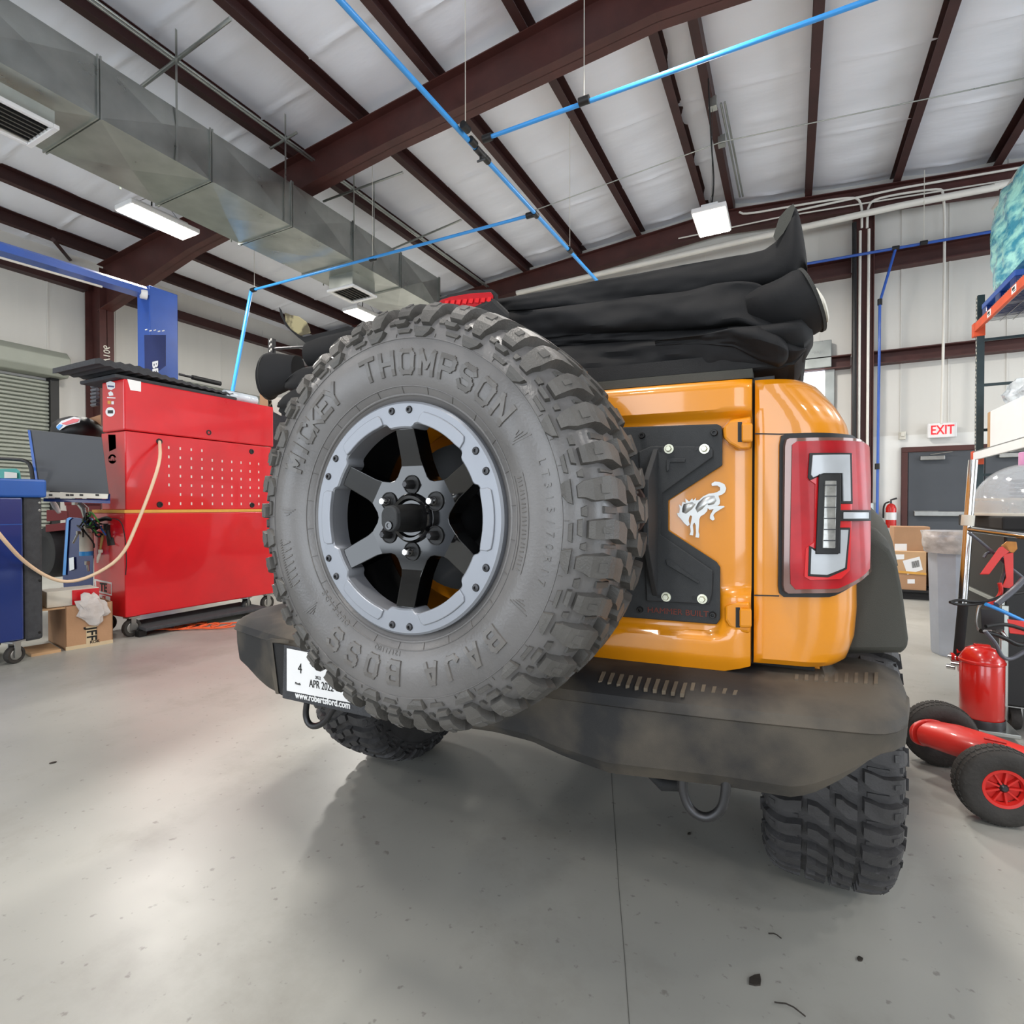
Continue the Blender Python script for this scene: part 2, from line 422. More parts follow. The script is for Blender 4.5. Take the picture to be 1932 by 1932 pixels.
ibeam([(XL + .5, roof(XL + .5), roof(XL + .5) - .9), (RX, RZ - .02, RZ - .60), (XR - .3, roof(XR - .3), roof(XR - .3) - .9)], -1.6, .24, 'roof_rafter')
def column(x0, x1, y, w_, z1, name='wall_column', m='maroon'):
    mb = MB(); mb.box((x0, y - .006, 0), (x1, y + .006, z1)); mb.box((x0, y - w_ / 2, 0), (x0 + .014, y + w_ / 2, z1)); mb.box((x1 - .014, y - w_ / 2, 0), (x1, y + w_ / 2, z1))
    return struct(name, mb, m)
column(XL + .05, XL + .62, YR, .26, 5.95)
# knee brace and diagonal strut at the column head
kb = MB(); kb.tube([at(100, 452, Y=YR - 1.2), at(140, 500, Y=YR - .1)], .04, 4); struct('knee_brace', kb, 'maroon_dark')
# column stencil
pA = Vector((XL + .63, YR - .03, 4.15))
flat_text('stencil_mark', 'W 90 V106', (XL + .632, YR - .02, 4.0), (0, 0, 1), (0, 1, 0), .17, 'offwhite', None, .002)['kind'] = 'structure'
# end wall column (double) with conduits
cxw = at(1627, 700, Y=YF - .2).x
column(cxw - .16, cxw + .16, YF - .2, .2, 6.7)
# end wall girts
for pya, pyb in ((462, 498), (655, 680)):
    z1 = at(1740, pya, Y=YF - .1).z; z0 = at(1740, pyb, Y=YF - .1).z
    for xa, xb in ((XL, cxw - .17), (cxw + .17, XR)):
        gm = MB(); gm.loft([[(x, YF - .2, z0), (x, YF - .2, z0 + .02), (x, YF - .03, z0 + .02), (x, YF - .03, z1 - .02), (x, YF - .2, z1 - .02), (x, YF - .2, z1), (x, YF - .001, z1), (x, YF - .001, z0)] for x in (xa, xb)])
        struct('wall_girt', gm, 'maroon')
# left wall eave strut and girts
for zz in (5.55, 3.35):
    for ya, yb in ((YB, YR - .14), (YR + .14, YF)):
        gm = MB(); gm.box((XL + .001, ya, zz), (XL + .2, yb, zz + .2)); struct('wall_girt', gm, 'maroon_dark') if zz > 5 else None
# conduits on the end wall column and along the rafter
for dx in (-.06, .07):
    cm = MB(); cm.tube([(cxw + dx, YF - .34, .2), (cxw + dx, YF - .34, 6.0)], .022, 8); struct('trim_conduit', cm, 'pvc')
bc = MB(); pts = [at(1612, y, Y=YF - .4) for y in (420, 450, 480, 560, 700, 820, 960)]; bc.tube(pts, .035, 8); struct('trim_cable', bc, 'black')
# white plastic drain pipe along the end wall
zp = lambda p, q, yy=YF - .5: at(p, q, Y=yy)
dp = MB(); dp.tube([zp(975, 553), zp(1420, 450), zp(1700, 388), zp(1885, 352)], .055, 12); dp.tube([zp(1875, 352), zp(1990, 330)], .055, 12)
struct('trim_drain_pipe', dp, 'pvc', smooth=50)
dp = MB(); dp.tube([at(1880, 395, Y=9.6), at(1932, 318, Y=9.2)], .06, 12); dp.tube([at(1880, 400, Y=9.6), at(1990, 388, Y=9.6)], .05, 12); struct('trim_drain_pipe', dp, 'pvc', smooth=50)
def cond(pts, r=.016, m='pvc', name='trim_conduit', sm=0):
    c_ = MB(); c_.tube(pts, r, 8, sm=sm); return struct(name, c_, m, smooth=60)
yc = YF - .38
for dx in (.0, .05): pass
cond([at(1395, 400, Y=yc), at(1405, 405, Y=yc), at(1500, 388, Y=yc), at(1600, 372, Y=yc), at(1626, 376, Y=yc), at(1626, 430, Y=yc)], .02, sm=2)
cond([at(1636, 430, Y=yc), at(1637, 385, Y=yc), at(1660, 372, Y=yc), at(1770, 355, Y=yc), at(1782, 362, Y=yc), at(1782, 500, Y=yc), at(1779, 700, Y=yc), at(1776, 800, Y=yc)], .02, sm=2)
cond([at(1500, 398, Y=yc), at(1700, 355, Y=yc), at(1932, 315, Y=yc)], .02)
cond([at(1280, 450, Y=yc), at(1480, 408, Y=yc), at(1932, 335, Y=yc)], .014)
# conduits along the roof next to the purlins
for dz in (0, .05):
    cond([(at(200 + dz * 200, 0, Z=6.55).x, 1.0, 6.42), (at(200 + dz * 200, 0, Z=6.55).x, YF - .4, 6.42)], .016, 'galv')
xj = RX + .29 + .10
for dx in (0, .05): cond([(xj + dx, at(1345, 200, Z=6.9).y, 6.9), (xj + dx + .05, 10.9, 6.88)], .016, 'galv')
for q in ((1345, 200), (1362, 270)):
    p_ = at(q[0], q[1], Z=6.86); b_ = MB(); b_.box(p_ - Vector((.055, .06, .04)), p_ + Vector((.055, .06, .1))); struct('trim_junction_box', b_, 'galv')
# long thin rod / cable across the purlins
a_ = at(1000, 400, Z=6.55); b_ = at(1932, 148, Z=6.62)
cond([a_, at(1360, 268, Z=6.75), b_], .009, 'galv')
cond([at(435, 35, Z=6.35), at(265, 165, Z=6.2)], .022, 'galv')
for p0, p1 in (((760, 325), (610, 380)), ((870, 415), (740, 470)), ((560, 250), (510, 280))):
    cond([at(*p0, Z=6.3), at(*p1, Z=6.2)], .018, 'galv')

# exit door, exit sign and bright roll-up door on the end wall
dx0 = at(1700, 900, Y=YF - .05).x; zt = at(1740, 843, Y=YF - .05).z
dwid = 2.3
dr = thing('door_1', 'dark grey steel exit door in a maroon frame with push bar', 'door', (dx0, YF - .06, 0)); dr['kind'] = 'structure'
fmb = MB(); fmb.box((dx0, YF - .1, 0), (dx0 + .09, YF - .02, zt - .0905)); fmb.box((dx0, YF - .1, zt - .09), (dx0 + dwid, YF - .02, zt)); fmb.box((dx0 + dwid - .09, YF - .1, 0), (dx0 + dwid, YF - .02, zt - .0905))
obj('door_frame', fmb, 'maroon', dr, bevel=.006)
for k in range(2):
    a = dx0 + .1 + k * (dwid - .2) / 2; b = a + (dwid - .2) / 2 - .012
    lf = MB(); lf.box((a, YF - .075, .02), (b, YF - .035, zt - .1)); leaf = obj('door_leaf', lf, 'door_grey', dr, bevel=.005)
    pb = MB(); pb.box((a + .08, YF - .15, .93), (b - .08, YF - .11, 1.01)); pb.box((a + .08, YF - .12, .93), (a + .42, YF - .07, 1.02)); pb.box((b - .2, YF - .12, .93), (b - .08, YF - .07, 1.02)); obj('push_bar', pb, 'steel', leaf, bevel=.006)
    cl = MB(); cl.box((a + .16, YF - .15, zt - .24), (a + .5, YF - .08, zt - .17)); cl.tube([(a + .3, YF - .12, zt - .15), (a + .6, YF - .14, zt - .11)], .012, 6); obj('door_closer', cl, 'steel', leaf, bevel=.006)
es = at(1777, 812, Y=YF - .12)
ex = thing('exit_sign', 'white lit sign with red EXIT letters above the grey steel door', 'sign', es)
eb = MB(); eb.box(es + Vector((-.2, -.03, -.125)), es + Vector((.2, .04, .125))); obj('sign_box', eb, 'white', ex, bevel=.012)
flat_text('lettering', 'EXIT', es + Vector((0, -.032, 0)), (1, 0, 0), (0, 0, 1), .22, 'exit_red', ex, .004, .012, .72)
al = MB(); p_ = at(1702, 822, Y=YF - .06); al.box(p_ - Vector((.05, .03, .07)), p_ + Vector((.05, .03, .07))); al.box(p_ - Vector((.03, .05, .02)), p_ + Vector((.03, .05, .05)))
tag(obj('alarm_strobe', al, 'offwhite', None, bevel=.01, loc=p_), 'small white alarm box on the wall left of the EXIT sign', 'alarm')
wx0, wx1 = at(1524, 725, Y=YF - .05).x, at(1556, 725, Y=YF - .05).x; wz0, wz1 = at(1540, 770, Y=YF - .05).z, at(1540, 698, Y=YF - .05).z
wn_ = MB(); wn_.box((wx0 - .3, YF - .06, wz0), (wx1, YF - .04, wz1)); rolldoor = struct('rollup_door_1', wn_, 'day')  # bright roll-up door under its hood; the brightness is glow put into the pane
wf = MB(); wf.box((wx0 - .4, YF - .2, wz1), (wx1 + .1, YF - .02, wz1 + .5)); wf.box((wx1, YF - .1, wz0 - .1), (wx1 + .16, YF - .02, wz1)); obj('rollup_hood', wf, 'galv', rolldoor, bevel=.01)
# roll-up doors on the left wall
def rollup(y0, y1, zh, n):
    t = thing('door_%d' % n, 'grey corrugated roll-up shutter door under a drum hood', 'door', (XL, (y0 + y1) / 2, 0)); t['kind'] = 'structure'
    k = int(zh / .076)
    for i in range(0, k):
        z = i * .076
        m_ = MB(); m_.loft([[(XL + .09, y, z + .004), (XL + .125, y, z + .02), (XL + .125, y, z + .055), (XL + .09, y, z + .073), (XL + .07, y, z + .073), (XL + .07, y, z + .004)] for y in (y0, y1)])
        obj('slat', m_, 'shutter', t)
    hm = MB(); hm.loft([[(XL + .02, y, zh + .5), (XL + .35, y, zh + .5), (XL + .5, y, zh + .36), (XL + .5, y, zh + .12), (XL + .38, y, zh), (XL + .02, y, zh)] for y in (y0 - .15, y1 + .15)])
    obj('hood', hm, 'shutter', t, bevel=.02)
    for y in (y0, y1):
        g_ = MB(); g_.box((XL + .02, y - .07, 0), (XL + .2, y + .07, zh)); obj('guide_rail', g_, 'black', t)
    return t
zr = at(60, 700, X=XL + .5).z
rollup(at(0, 700, X=XL + .5).y - 3, at(108, 700, X=XL + .3).y, zr, 2)
rollup(YR + 1.0, at(500, 750, X=XL + .3).y, zr - .05, 3)
# ================================================================== THE VEHICLE
XC = -.75
suv = thing('off_road_vehicle', 'orange-yellow off-road vehicle with folded black soft top, seen from behind', 'car', (XC, 1.9, 0))
def YT(x): return 1.215 + .095 * (x - XC) ** 2            # bowed tailgate face
def YB_(x): return 1.03 + .14 * (x - XC) ** 2             # bowed bumper face
def hit(px, py, fy):
    y = 1.2
    for _ in range(12):
        p = at(px, py, Y=y); y = fy(p.x)
    return at(px, py, Y=y)
# profile of the tailgate: offset towards the camera as a function of height
zc1 = hit(1420, 769, YT).z; zc2 = hit(1420, 1112, YT).z; ztop = hit(1420, 716, YT).z; zbot = hit(1420, 1253, YT).z
def sst(a, b, t):
    t = max(0, min(1, (t - a) / (b - a))); return t * t * (3 - 2 * t)
xk = hit(1368, 1100, YT).x; zc3 = hit(1300, 1186, YT).z
def relief(x, z):
    up = sst(zc1 - .022, zc1 - .004, z) * .022
    lo = (1 - sst(zc2 - .016, zc2 + .004, z)) * .018 * sst(xk - .012, xk + .004, x) + (1 - sst(zc3 - .016, zc3 + .004, z)) * .018 * (1 - sst(xk - .012, xk + .004, x))
    # lower bulge edge
    lo += (1 - sst(zbot + .075, zbot + .10, z)) * .010
    bot = -(1 - sst(zbot - .03, zbot + .02, z)) * .012
    top = -sst(ztop - .012, ztop + .004, z) * .012
    fade = sst(-.075, -.10, x) if False else 1
    return (up + lo) * fade + bot + top
xe = hit(1420, 980, YT).x
TG = MB(); nx, nz = 70, 90; x0t, x1t = -1.45, xe - .002
def zb_(x):   # bottom edge of the door, notched near the hinge side
    zi = hit(1342, 1266, YT); xi = zi.x
    if x > xi: return zi.z + (zbot - zi.z) * (x - xi) / (xe - xi)
    zl = hit(1130, 1246, YT); return zi.z + (zl.z - zi.z) * (xi - x) / (xi - zl.x) if x > zl.x else zl.z
def zt_(x):
    return ztop + 0 * x
xs = [x0t + (x1t - x0t) * i / nx for i in range(nx + 1)]
zi_ = [j / nz for j in range(nz + 1)]
for i, x in enumerate(xs):
    for j in zi_:
        z = zb_(x) + (zt_(x) - zb_(x)) * j
        e = min(x1t - x, .01) / .01
        TG.v.append(Vector((x, YT(x) - relief(x, z) + (1 - e) * .008, z)))
for i in range(nx):
    for j in range(nz):
        q = i * (nz + 1) + j; TG.f.append((q, q + nz + 1, q + nz + 2, q + 1))
nb = len(TG.v)
for i, x in enumerate(xs):  # rim going inwards
    TG.v.append(Vector((x, YT(x) + .05, zb_(x)))); TG.v.append(Vector((x, YT(x) + .05, zt_(x))))
for i in range(nx):
    TG.f.append((i * (nz + 1), (i + 1) * (nz + 1), nb + 2 * i + 2, nb + 2 * i)); TG.f.append((i * (nz + 1) + nz, (i + 1) * (nz + 1) + nz, nb + 2 * i + 3, nb + 2 * i + 1))
q = nx * (nz + 1); nb2 = len(TG.v)
for j in range(nz + 1): TG.v.append(TG.v[q + j] + Vector((0, .05, 0)))
for j in range(nz): TG.f.append((q + j, q + j + 1, nb2 + j + 1, nb2 + j))
gate = obj('tailgate', TG, 'yellow', suv, smooth=40)
def tg(px, py, h=0):
    p = hit(px, py, lambda x: YT(x) - h); return p
def tgf(off=0): return lambda u, v, h: hit(u, v, lambda x: YT(x) - off - h)
# hinges
for pts, kn in (([(1362, 806), (1378, 790), (1419, 784), (1419, 848), (1396, 850), (1374, 838), (1364, 828)], (1399, 798, 1420, 834)),
                ([(1366, 1142), (1392, 1133), (1417, 1134), (1417, 1197), (1400, 1196), (1376, 1186), (1366, 1170)], (1395, 1148, 1418, 1184))):
    hn = obj('hinge', patch(pts, tgf(.002), 0, .026, taper=.1), 'yellow', gate, bevel=.005)
    x_, y_, x2, y2 = kn
    obj('hinge', patch([(x_, y_), (x2, y_), (x2, y2), (x_, y2)], tgf(.02), 0, .022), 'yellow', gate, bevel=.004)
    obj('hinge_recess', patch([(x_ - 7, y_ - 2), (x_ + 1, y_ - 2), (x_ + 1, y2), (x_ - 7, y2)], tgf(.0275), 0, .001), 'black', gate)
# seal strip above the tailgate and the black belt rail
sm_ = MB(); sm_.loft([[(x, YT(x) + .004, ztop + .005), (x, YT(x) + .004, ztop + .025), (x, YT(x) + .06, ztop + .025), (x, YT(x) + .06, ztop + .005)] for x in [x0t + (x1t - x0t) * i / 20 for i in range(21)]])
obj('seal_strip', sm_, 'flare', suv, smooth=40)
sm_ = MB(); sm_.loft([[(x, YT(x) + .01, ztop + .027), (x, YT(x) + .01, ztop + .06), (x, YT(x) + .3, ztop + .06), (x, YT(x) + .3, ztop + .027)] for x in [x0t - .02 + (x1t + .10 - x0t) * i / 20 for i in range(21)]])
obj('belt_rail', sm_, 'matte_black', suv, smooth=40)

# ---- right corner panel: plan curve with tumblehome
def edge_px(py):
    T = [(700, 1512), (716, 1522), (740, 1550), (770, 1578), (800, 1598), (830, 1607), (870, 1611), (950, 1613), (1050, 1617), (1150, 1618), (1200, 1613), (1235, 1600), (1260, 1585)]
    for (a, xa), (b, xb) in zip(T, T[1:]):
        if a <= py <= b: return xa + (xb - xa) * (py - a) / (b - a)
    return T[0][1] if py < 700 else T[-1][1]
YC_ = 1.36
x0c = xe + .004
ZE = []
for py in range(700, 1262, 10):
    p = at(edge_px(py), py, Y=YC_ + .0); ZE.append((p.z, p.x))
ZE.sort()
def xe_z(z):
    if z <= ZE[0][0]: return ZE[0][1]
    if z >= ZE[-1][0]: return ZE[-1][1]
    for (a, xa), (b, xb) in zip(ZE, ZE[1:]):
        if a <= z <= b: return xa + (xb - xa) * (z - a) / (b - a)
def corner(u, z, off=0, side=1):
    """u 0..1 across the rear and round the corner, >1 runs forward along the side"""
    xr_ = xe_z(z); w_ = xr_ - x0c
    r = .105
    y0 = YT(x0c)
    if u <= 1:
        s = u * (w_ - r + r * PI / 2)
        if s < w_ - r: x = x0c + s; y = y0 + .03 * (s / w_) ; nx_, ny_ = 0.15, -1
        else:
            a = (s - (w_ - r)) / r
            x = x0c + w_ - r + r * math.sin(a); y = y0 + .03 * (w_ - r) / w_ + r * (1 - math.cos(a)); nx_, ny_ = math.sin(a), -math.cos(a)
    else:
        x = xr_; y = y0 + .03 + r + (u - 1); nx_, ny_ = 1, 0
    l = math.hypot(nx_, ny_); x += nx_ / l * off; y += ny_ / l * off
    if side < 0: x = 2 * XC - x
    return Vector((x, y, z))
zcb = at(1500, 1252, Y=1.3).z; zct = at(1500, 716, Y=1.3).z
def chit(px, py, off=0):
    """pixel -> (u, z) on the corner surface"""
    u, z = .4, at(px, py, Y=1.3).z
    for _ in range(14):
        p = proj(corner(u, z, off)); pu = proj(corner(u + .004, z, off)); pz = proj(corner(u, z + .002, off))
        a, b, c, d = (pu[0] - p[0]) / .004, (pz[0] - p[0]) / .002, (pu[1] - p[1]) / .004, (pz[1] - p[1]) / .002
        e, f = px - p[0], py - p[1]; det = a * d - b * c
        if abs(det) < 1e-6: break
        du = (e * d - b * f) / det; dz = (a * f - c * e) / det
        u = max(0, min(.985, u + max(-.15, min(.15, du)))); z += max(-.1, min(.1, dz))
    return u, z
def cpatch(poly, off, h, m, name, parent, taper=0, bevel=0, cut=.03, smooth=30):
    uz = [chit(x, y) for x, y in poly]
    return obj(name, patch([(u * .3, z) for u, z in uz], lambda a, z, hh: corner(a / .3, z, off + hh), 0, h, dx=cut * .3, dy=0, taper=taper), m, parent, smooth=smooth, bevel=bevel)
for side in (1, -1):
    # three pieces: upper, filler beside the lamp, lower
    zs1 = chit(1440, 820)[1]; zs2 = chit(1440, 1123)[1]
    us = [i / 26 for i in range(27)] + [1.03, 1.1, 1.3, 1.8, 2.4, 3.2, 4.0]
    def zb2(u): # the bottom edge dips then rises to the flare
        return zcb
    for (za, zbn, nm) in ((zcb, zct, 'corner_panel'),):
        mb = MB(); nzz = 50
        for i, u in enumerate(us):
            for j in range(nzz + 1):
                z = za + (zbn - za) * j / nzz
                g = 0
                if j == 0 or j == nzz: g = -.01
                if u == 0: g = min(g, -.006)
                for zz_ in (zs1, zs2):
                    pass
                # narrow waist rolls in at the top
                mb.v.append(corner(u, z, g, side))
        for i in range(len(us) - 1):
            for j in range(nzz):
                q = i * (nzz + 1) + j; mb.f.append((q, q + nzz + 1, q + nzz + 2, q + 1))
        # top deck going inward
        b0 = len(mb.v)
        for i, u in enumerate(us):
            p = corner(u, zbn, -.01, side); mb.v.append(Vector((p.x - side * (.10 if u > .9 else .0), p.y + .08, p.z)))
        for i in range(len(us) - 1): mb.f.append((i * (nzz + 1) + nzz, (i + 1) * (nzz + 1) + nzz, b0 + i + 1, b0 + i))
        cp = obj(nm, mb, 'yellow', suv, smooth=35)
        if side == 1: cpr = cp
    if side == 1:
        # shut lines of the corner panel
        for pl in ([(1424, 817), (1472, 818), (1600, 821), (1600, 823), (1472, 820.5), (1424, 819.5)], [(1423, 1122), (1470, 1123), (1470, 1125.5), (1423, 1124.5)]):
            cpatch(pl, -.001, .0022, 'black', 'shut_line', cpr)
# gap behind the shut line
gp = MB(); gp.box((xe - .03, YT(xe) + .03, zbot), (xe + .04, YT(xe) + .04, ztop + .01)); obj('shut_line', gp, 'black', suv)
# lower sill of the body and dark structure under the tailgate
sl = MB(); sl.box((-1.5, YT(XC) + .10, .66), (xe + .12, 1.5, zcb + .03)); obj('rear_crossmember', sl, 'matte_black', suv)
sl = MB(); sl.box((xe - .15, 1.335, .69), (xe + .13, 1.40, zcb + .01)); obj('body_flange', sl, 'yellow', suv)
# ---- tail lamp, right
tl = cpatch([(1473, 823), (1480, 821), (1598, 822), (1613, 830), (1619, 845), (1620, 1078), (1612, 1090), (1570, 1122), (1560, 1125), (1477, 1125), (1469, 1118), (1467, 1105), (1470, 840)], -.004, .014, 'black', 'tail_lamp', suv, bevel=.003)
cpatch([(1479, 830), (1484, 827), (1596, 828), (1609, 834), (1615, 848), (1616, 1076), (1609, 1086), (1566, 1117), (1482, 1119), (1475, 1114), (1473, 1104), (1476, 842)], .009, .018, 'lens_border', 'lens_rim', tl, taper=.02, bevel=.004)
cpatch([(1490, 842), (1498, 836), (1594, 836), (1607, 845), (1609, 1070), (1600, 1082), (1564, 1106), (1496, 1108), (1487, 1098), (1486, 1060)], .026, .006, 'lens_red', 'lens', tl, bevel=.002)
cpatch([(1522, 861), (1580, 861), (1580, 975), (1578, 1072), (1566, 1088), (1524, 1090), (1516, 1084), (1518, 1032), (1530, 1020), (1530, 915), (1519, 905)], .031, .005, 'lens_red_bright', 'light_guide', tl, bevel=.002)
for nm, pl, m_, o_, h_ in (('lamp_trim', [(1521, 858), (1578, 858), (1580, 951), (1562, 951), (1562, 898), (1538, 898), (1522, 908), (1519, 903)], 'black', .035, .003),
                           ('reflector', [(1525, 862), (1574, 861), (1576, 946), (1566, 946), (1565, 895), (1540, 895), (1526, 903), (1523, 898)], 'lens_white', .037, .004),
                           ('lamp_trim', [(1522, 1027), (1532, 1034), (1562, 1034), (1562, 994), (1577, 994), (1573, 1070), (1548, 1085), (1521, 1083)], 'black', .035, .003),
                           ('reflector', [(1525, 1032), (1534, 1041), (1563, 1041), (1563, 998), (1573, 998), (1569, 1067), (1546, 1080), (1524, 1079)], 'lens_white', .037, .004),
                           ('lamp_trim', [(1533, 897), (1561, 897), (1561, 962), (1600, 962), (1600, 982), (1561, 982), (1559, 1042), (1530, 1042)], 'black', .039, .006),
                           ('reversing_lamp', [(1540, 909), (1554, 909), (1554, 1031), (1538, 1031)], 'lens_clear', .044, .004),
                           ('reflector', [(1564, 966), (1596, 966), (1596, 978), (1564, 978)], 'lens_white', .044, .003)):
    cpatch(pl, o_, h_, m_, nm, tl, bevel=.001)
for k in range(6):
    y_ = 916 + k * 20
    cpatch([(1539, y_), (1554, y_), (1554, y_ + 2), (1539, y_ + 2)], .048, .001, 'dark_steel', 'lamp_rib', tl)
# body shell forward: bonnet, cabin tub and floor so the car has its length
bs_ = MB()
bs_.box((XC - .80, 1.5, .52), (XC + .80, 5.4, .80)); obj('underbody', bs_, 'matte_black', suv, bevel=.03)
bs_ = MB(); bs_.loft([[(XC - w_, y, .78), (XC - w_, y, h_ - .05), (XC - w_ + .08, y, h_), (XC + w_ - .08, y, h_), (XC + w_, y, h_ - .05), (XC + w_, y, .78)] for y, w_, h_ in ((3.9, .84, 1.30), (4.6, .82, 1.30), (5.35, .80, 1.24), (5.45, .74, 1.15))]); obj('bonnet', bs_, 'yellow', suv, smooth=40)
bs_ = MB(); bs_.loft([[(XC - .72, y, z0), (XC + .72, y, z0), (XC + .72, y, z1), (XC - .72, y, z1)] for y, z0, z1 in ((3.55, 1.72, 1.80), (3.62, 1.70, 1.80))])
bs_.tube([(XC - .72, 3.6, 1.76), (XC - .8, 4.0, 1.28)], .04, 6); bs_.tube([(XC + .72, 3.6, 1.76), (XC + .8, 4.0, 1.28)], .04, 6); obj('windscreen_frame', bs_, 'matte_black', suv)
bs_ = MB(); bs_.box((XC - .74, YT(XC) + .06, .8), (XC + .74, 1.30, ztop - .01)); obj('inner_wall', bs_, 'matte_black', suv)
# ---- fender flare, right and left
for side in (1, -1):
    fx = lambda x: x if side == 1 else 2 * XC - x
    prof = [(1560, 978), (1625, 986), (1652, 996), (1672, 1016), (1686, 1050), (1696, 1110), (1706, 1205), (1704, 1224), (1694, 1231), (1640, 1232), (1560, 1234)]
    P = [at(a, b, Y=1.46) for a, b in prof]
    mb = MB(); rings = []
    for y, s_, dz in ((1.40, .82, -.005), (1.425, .94, 0), (1.46, 1, 0), (1.50, 1.0, .0)):
        cx_, cz_ = P[0].x, (P[0].z + P[-1].z) / 2
        rings.append([(fx(cx_ + (p.x - cx_) * (1 if s_ > .99 else .93 + .07 * s_)), y, cz_ + (p.z - cz_) * s_ + dz) for p in P])
    mb.loft(rings)
    obj('fender_flare', mb, 'flare', suv, smooth=50, bevel=.006)
    mb = MB(); R = []
    for a in range(0, 181, 12):
        ang = D2R(a); y = 1.94 - .46 * math.cos(ang); z = .62 + .40 * math.sin(ang)
        R.append([(fx(.05), y, z), (fx(.20), y - .0, z), (fx(.235), y - .04 * math.cos(ang), z + .05 * math.sin(ang)), (fx(.20), y - .07 * math.cos(ang), z + .09 * math.sin(ang)), (fx(.05), y - .07 * math.cos(ang), z + .13 * math.sin(ang))])
    R = [r for r in R if r[0][1] > 1.5 and not (r[0][1] < 1.9 and r[0][2] < .86)]
    mb.loft(R); obj('fender_flare', mb, 'flare', suv, smooth=50)
    wl_ = MB(); wl_.box((fx(-.10), 1.5, .80), (fx(-.02), 2.35, 1.0)); obj('wheel_liner', wl_, 'matte_black', suv)

# ---- rear bumper
bump = MB(); stn = []
BOT = [(467, 1262), (480, 1280), (500, 1298), (528, 1313), (600, 1330), (660, 1345), (760, 1362), (850, 1372), (930, 1384), (1000, 1402), (1060, 1430), (1150, 1463), (1250, 1474), (1360, 1487), (1440, 1500), (1500, 1510), (1545, 1497), (1600, 1468), (1650, 1432), (1690, 1388), (1708, 1340)]
bz = []
for px, py in BOT:
    p = hit(px, py, lambda x: YB_(x) + .035); bz.append((p.x, p.z))
bz.sort()
def zbt(x):
    if x <= bz[0][0]: return bz[0][1]
    if x >= bz[-1][0]: return bz[-1][1]
    for (a, za), (b, zb2_) in zip(bz, bz[1:]):
        if a <= x <= b: return za + (zb2_ - za) * (x - a) / (b - a)
XBL, XBR = -1.70, .215
ZT = .735
n_ = 90
for i in range(n_ + 1):
    x = XBL + (XBR - XBL) * i / n_
    e = min(x - XBL, XBR - x); rr = .085; yo = 0; sh = 0
    if e < rr: t = 1 - e / rr; yo = .16 * (1 - math.sqrt(max(0, 1 - t * t))); sh = t
    yf = YB_(x) + yo; zb2_ = max(zbt(x), .48); yb = 1.47
    zc_ = .700
    zb2_ = min(zb2_ + sh * sh * .04, .64)
    top = ZT - sh * sh * .02
    def yy(v): return min(v, yb - .01)
    stn.append([(x, yb, top + .012), (x, yy(max(1.33 + yo * .3, yf + .13)), top + .012), (x, yy(yf + .10), top + .008), (x, yy(yf + .035), top - .006), (x, yy(yf + .010), zc_ + .012), (x, yy(yf + .004), zc_), (x, yy(yf), zc_ - .006), (x, yy(yf + .010), zc_ - .012),
                (x, yy(yf + .012), zc_ * .6 + zb2_ * .4), (x, yy(yf + .02), zc_ * .2 + zb2_ * .8), (x, yy(yf + .045), zb2_), (x, yy(yf + .085), zb2_ - .004), (x, yb, zb2_ + .05)])
bump.loft(stn)
bumper = obj('rear_bumper', bump, 'bumper', suv, smooth=28)
# grip ribs on the bumper step
def ribs(pa, pb, n, dy, lean, w_=7):
    for k in range(n):
        t = k / (n - 1); x = pa[0] + (pb[0] - pa[0]) * t; y = pa[1] + (pb[1] - pa[1]) * t; h_ = dy[0] + (dy[1] - dy[0]) * t
        q = [(x, y), (x + w_, y), (x + w_ - lean, y + h_), (x - lean, y + h_)]
        mb = MB(); P = []
        for a, b in q:
            p_ = at(a, b, Z=ZT)
            for _ in range(5):
                yf_ = YB_(p_.x); zz = ZT - .006 + .014 * max(0, min(1, (p_.y - yf_ - .035) / .065)) + .004 * max(0, min(1, (p_.y - yf_ - .1) / .15)); p_ = at(a, b, Z=zz + .0016)
            P.append(p_)
        zt2 = 0
        P2 = [Vector((p.x, p.y, p.z - .008)) for p in P]
        mb.add(P2 + P, [(0, 1, 2, 3), (4, 5, 6, 7), (0, 1, 5, 4), (1, 2, 6, 5), (2, 3, 7, 6), (3, 0, 4, 7)])
        obj('grip_rib', mb, 'dust', bumper)
ribs((1136, 1267), (1290, 1288), 10, (18, 20), 7)
ribs((1305, 1288), (1385, 1302), 5, (14, 8), 3)
ribs((1500, 1272), (1650, 1268), 9, (10, 22), 1)
# licence plate
yp = lambda x: YB_(x) - .004
def bp(u, v, h): return hit(u, v, lambda x: yp(x) - h)
pf = obj('licence_plate', patch([(536, 1216), (700, 1248), (700, 1354), (533, 1317)], bp, -.02, .004, dx=12), 'grey_foam', suv, bevel=.002)
obj('plate_sheet', patch([(541, 1223), (698, 1254), (698, 1333), (541, 1303)], bp, .003, .006, dx=12), 'white', pf)
def ptxt(s, px, py, size, m, bold=.012, slope=.2, sx=1, h=.0065):
    o_ = bp(px, py, h); a = bp(px + 10, py + 10 * slope, h); b = Vector((0, 0, 1)); ux = (a - o_)
    return flat_text('lettering', s, o_, ux, b, size, m, pf, .0008, bold, sx)
ptxt('www.robertsford.com', 607, 1321, .0255, 'white', .028, h=.0045)
ptxt('4', 566, 1262, .04, 'black_text', 0)
ptxt('APR 2022', 606, 1294, .030, 'black_text', .0, sx=.85)
ptxt('2022', 600, 1279, .012, 'black_text', 0)
ptxt('Month', 562, 1290, .010, 'black_text', 0)
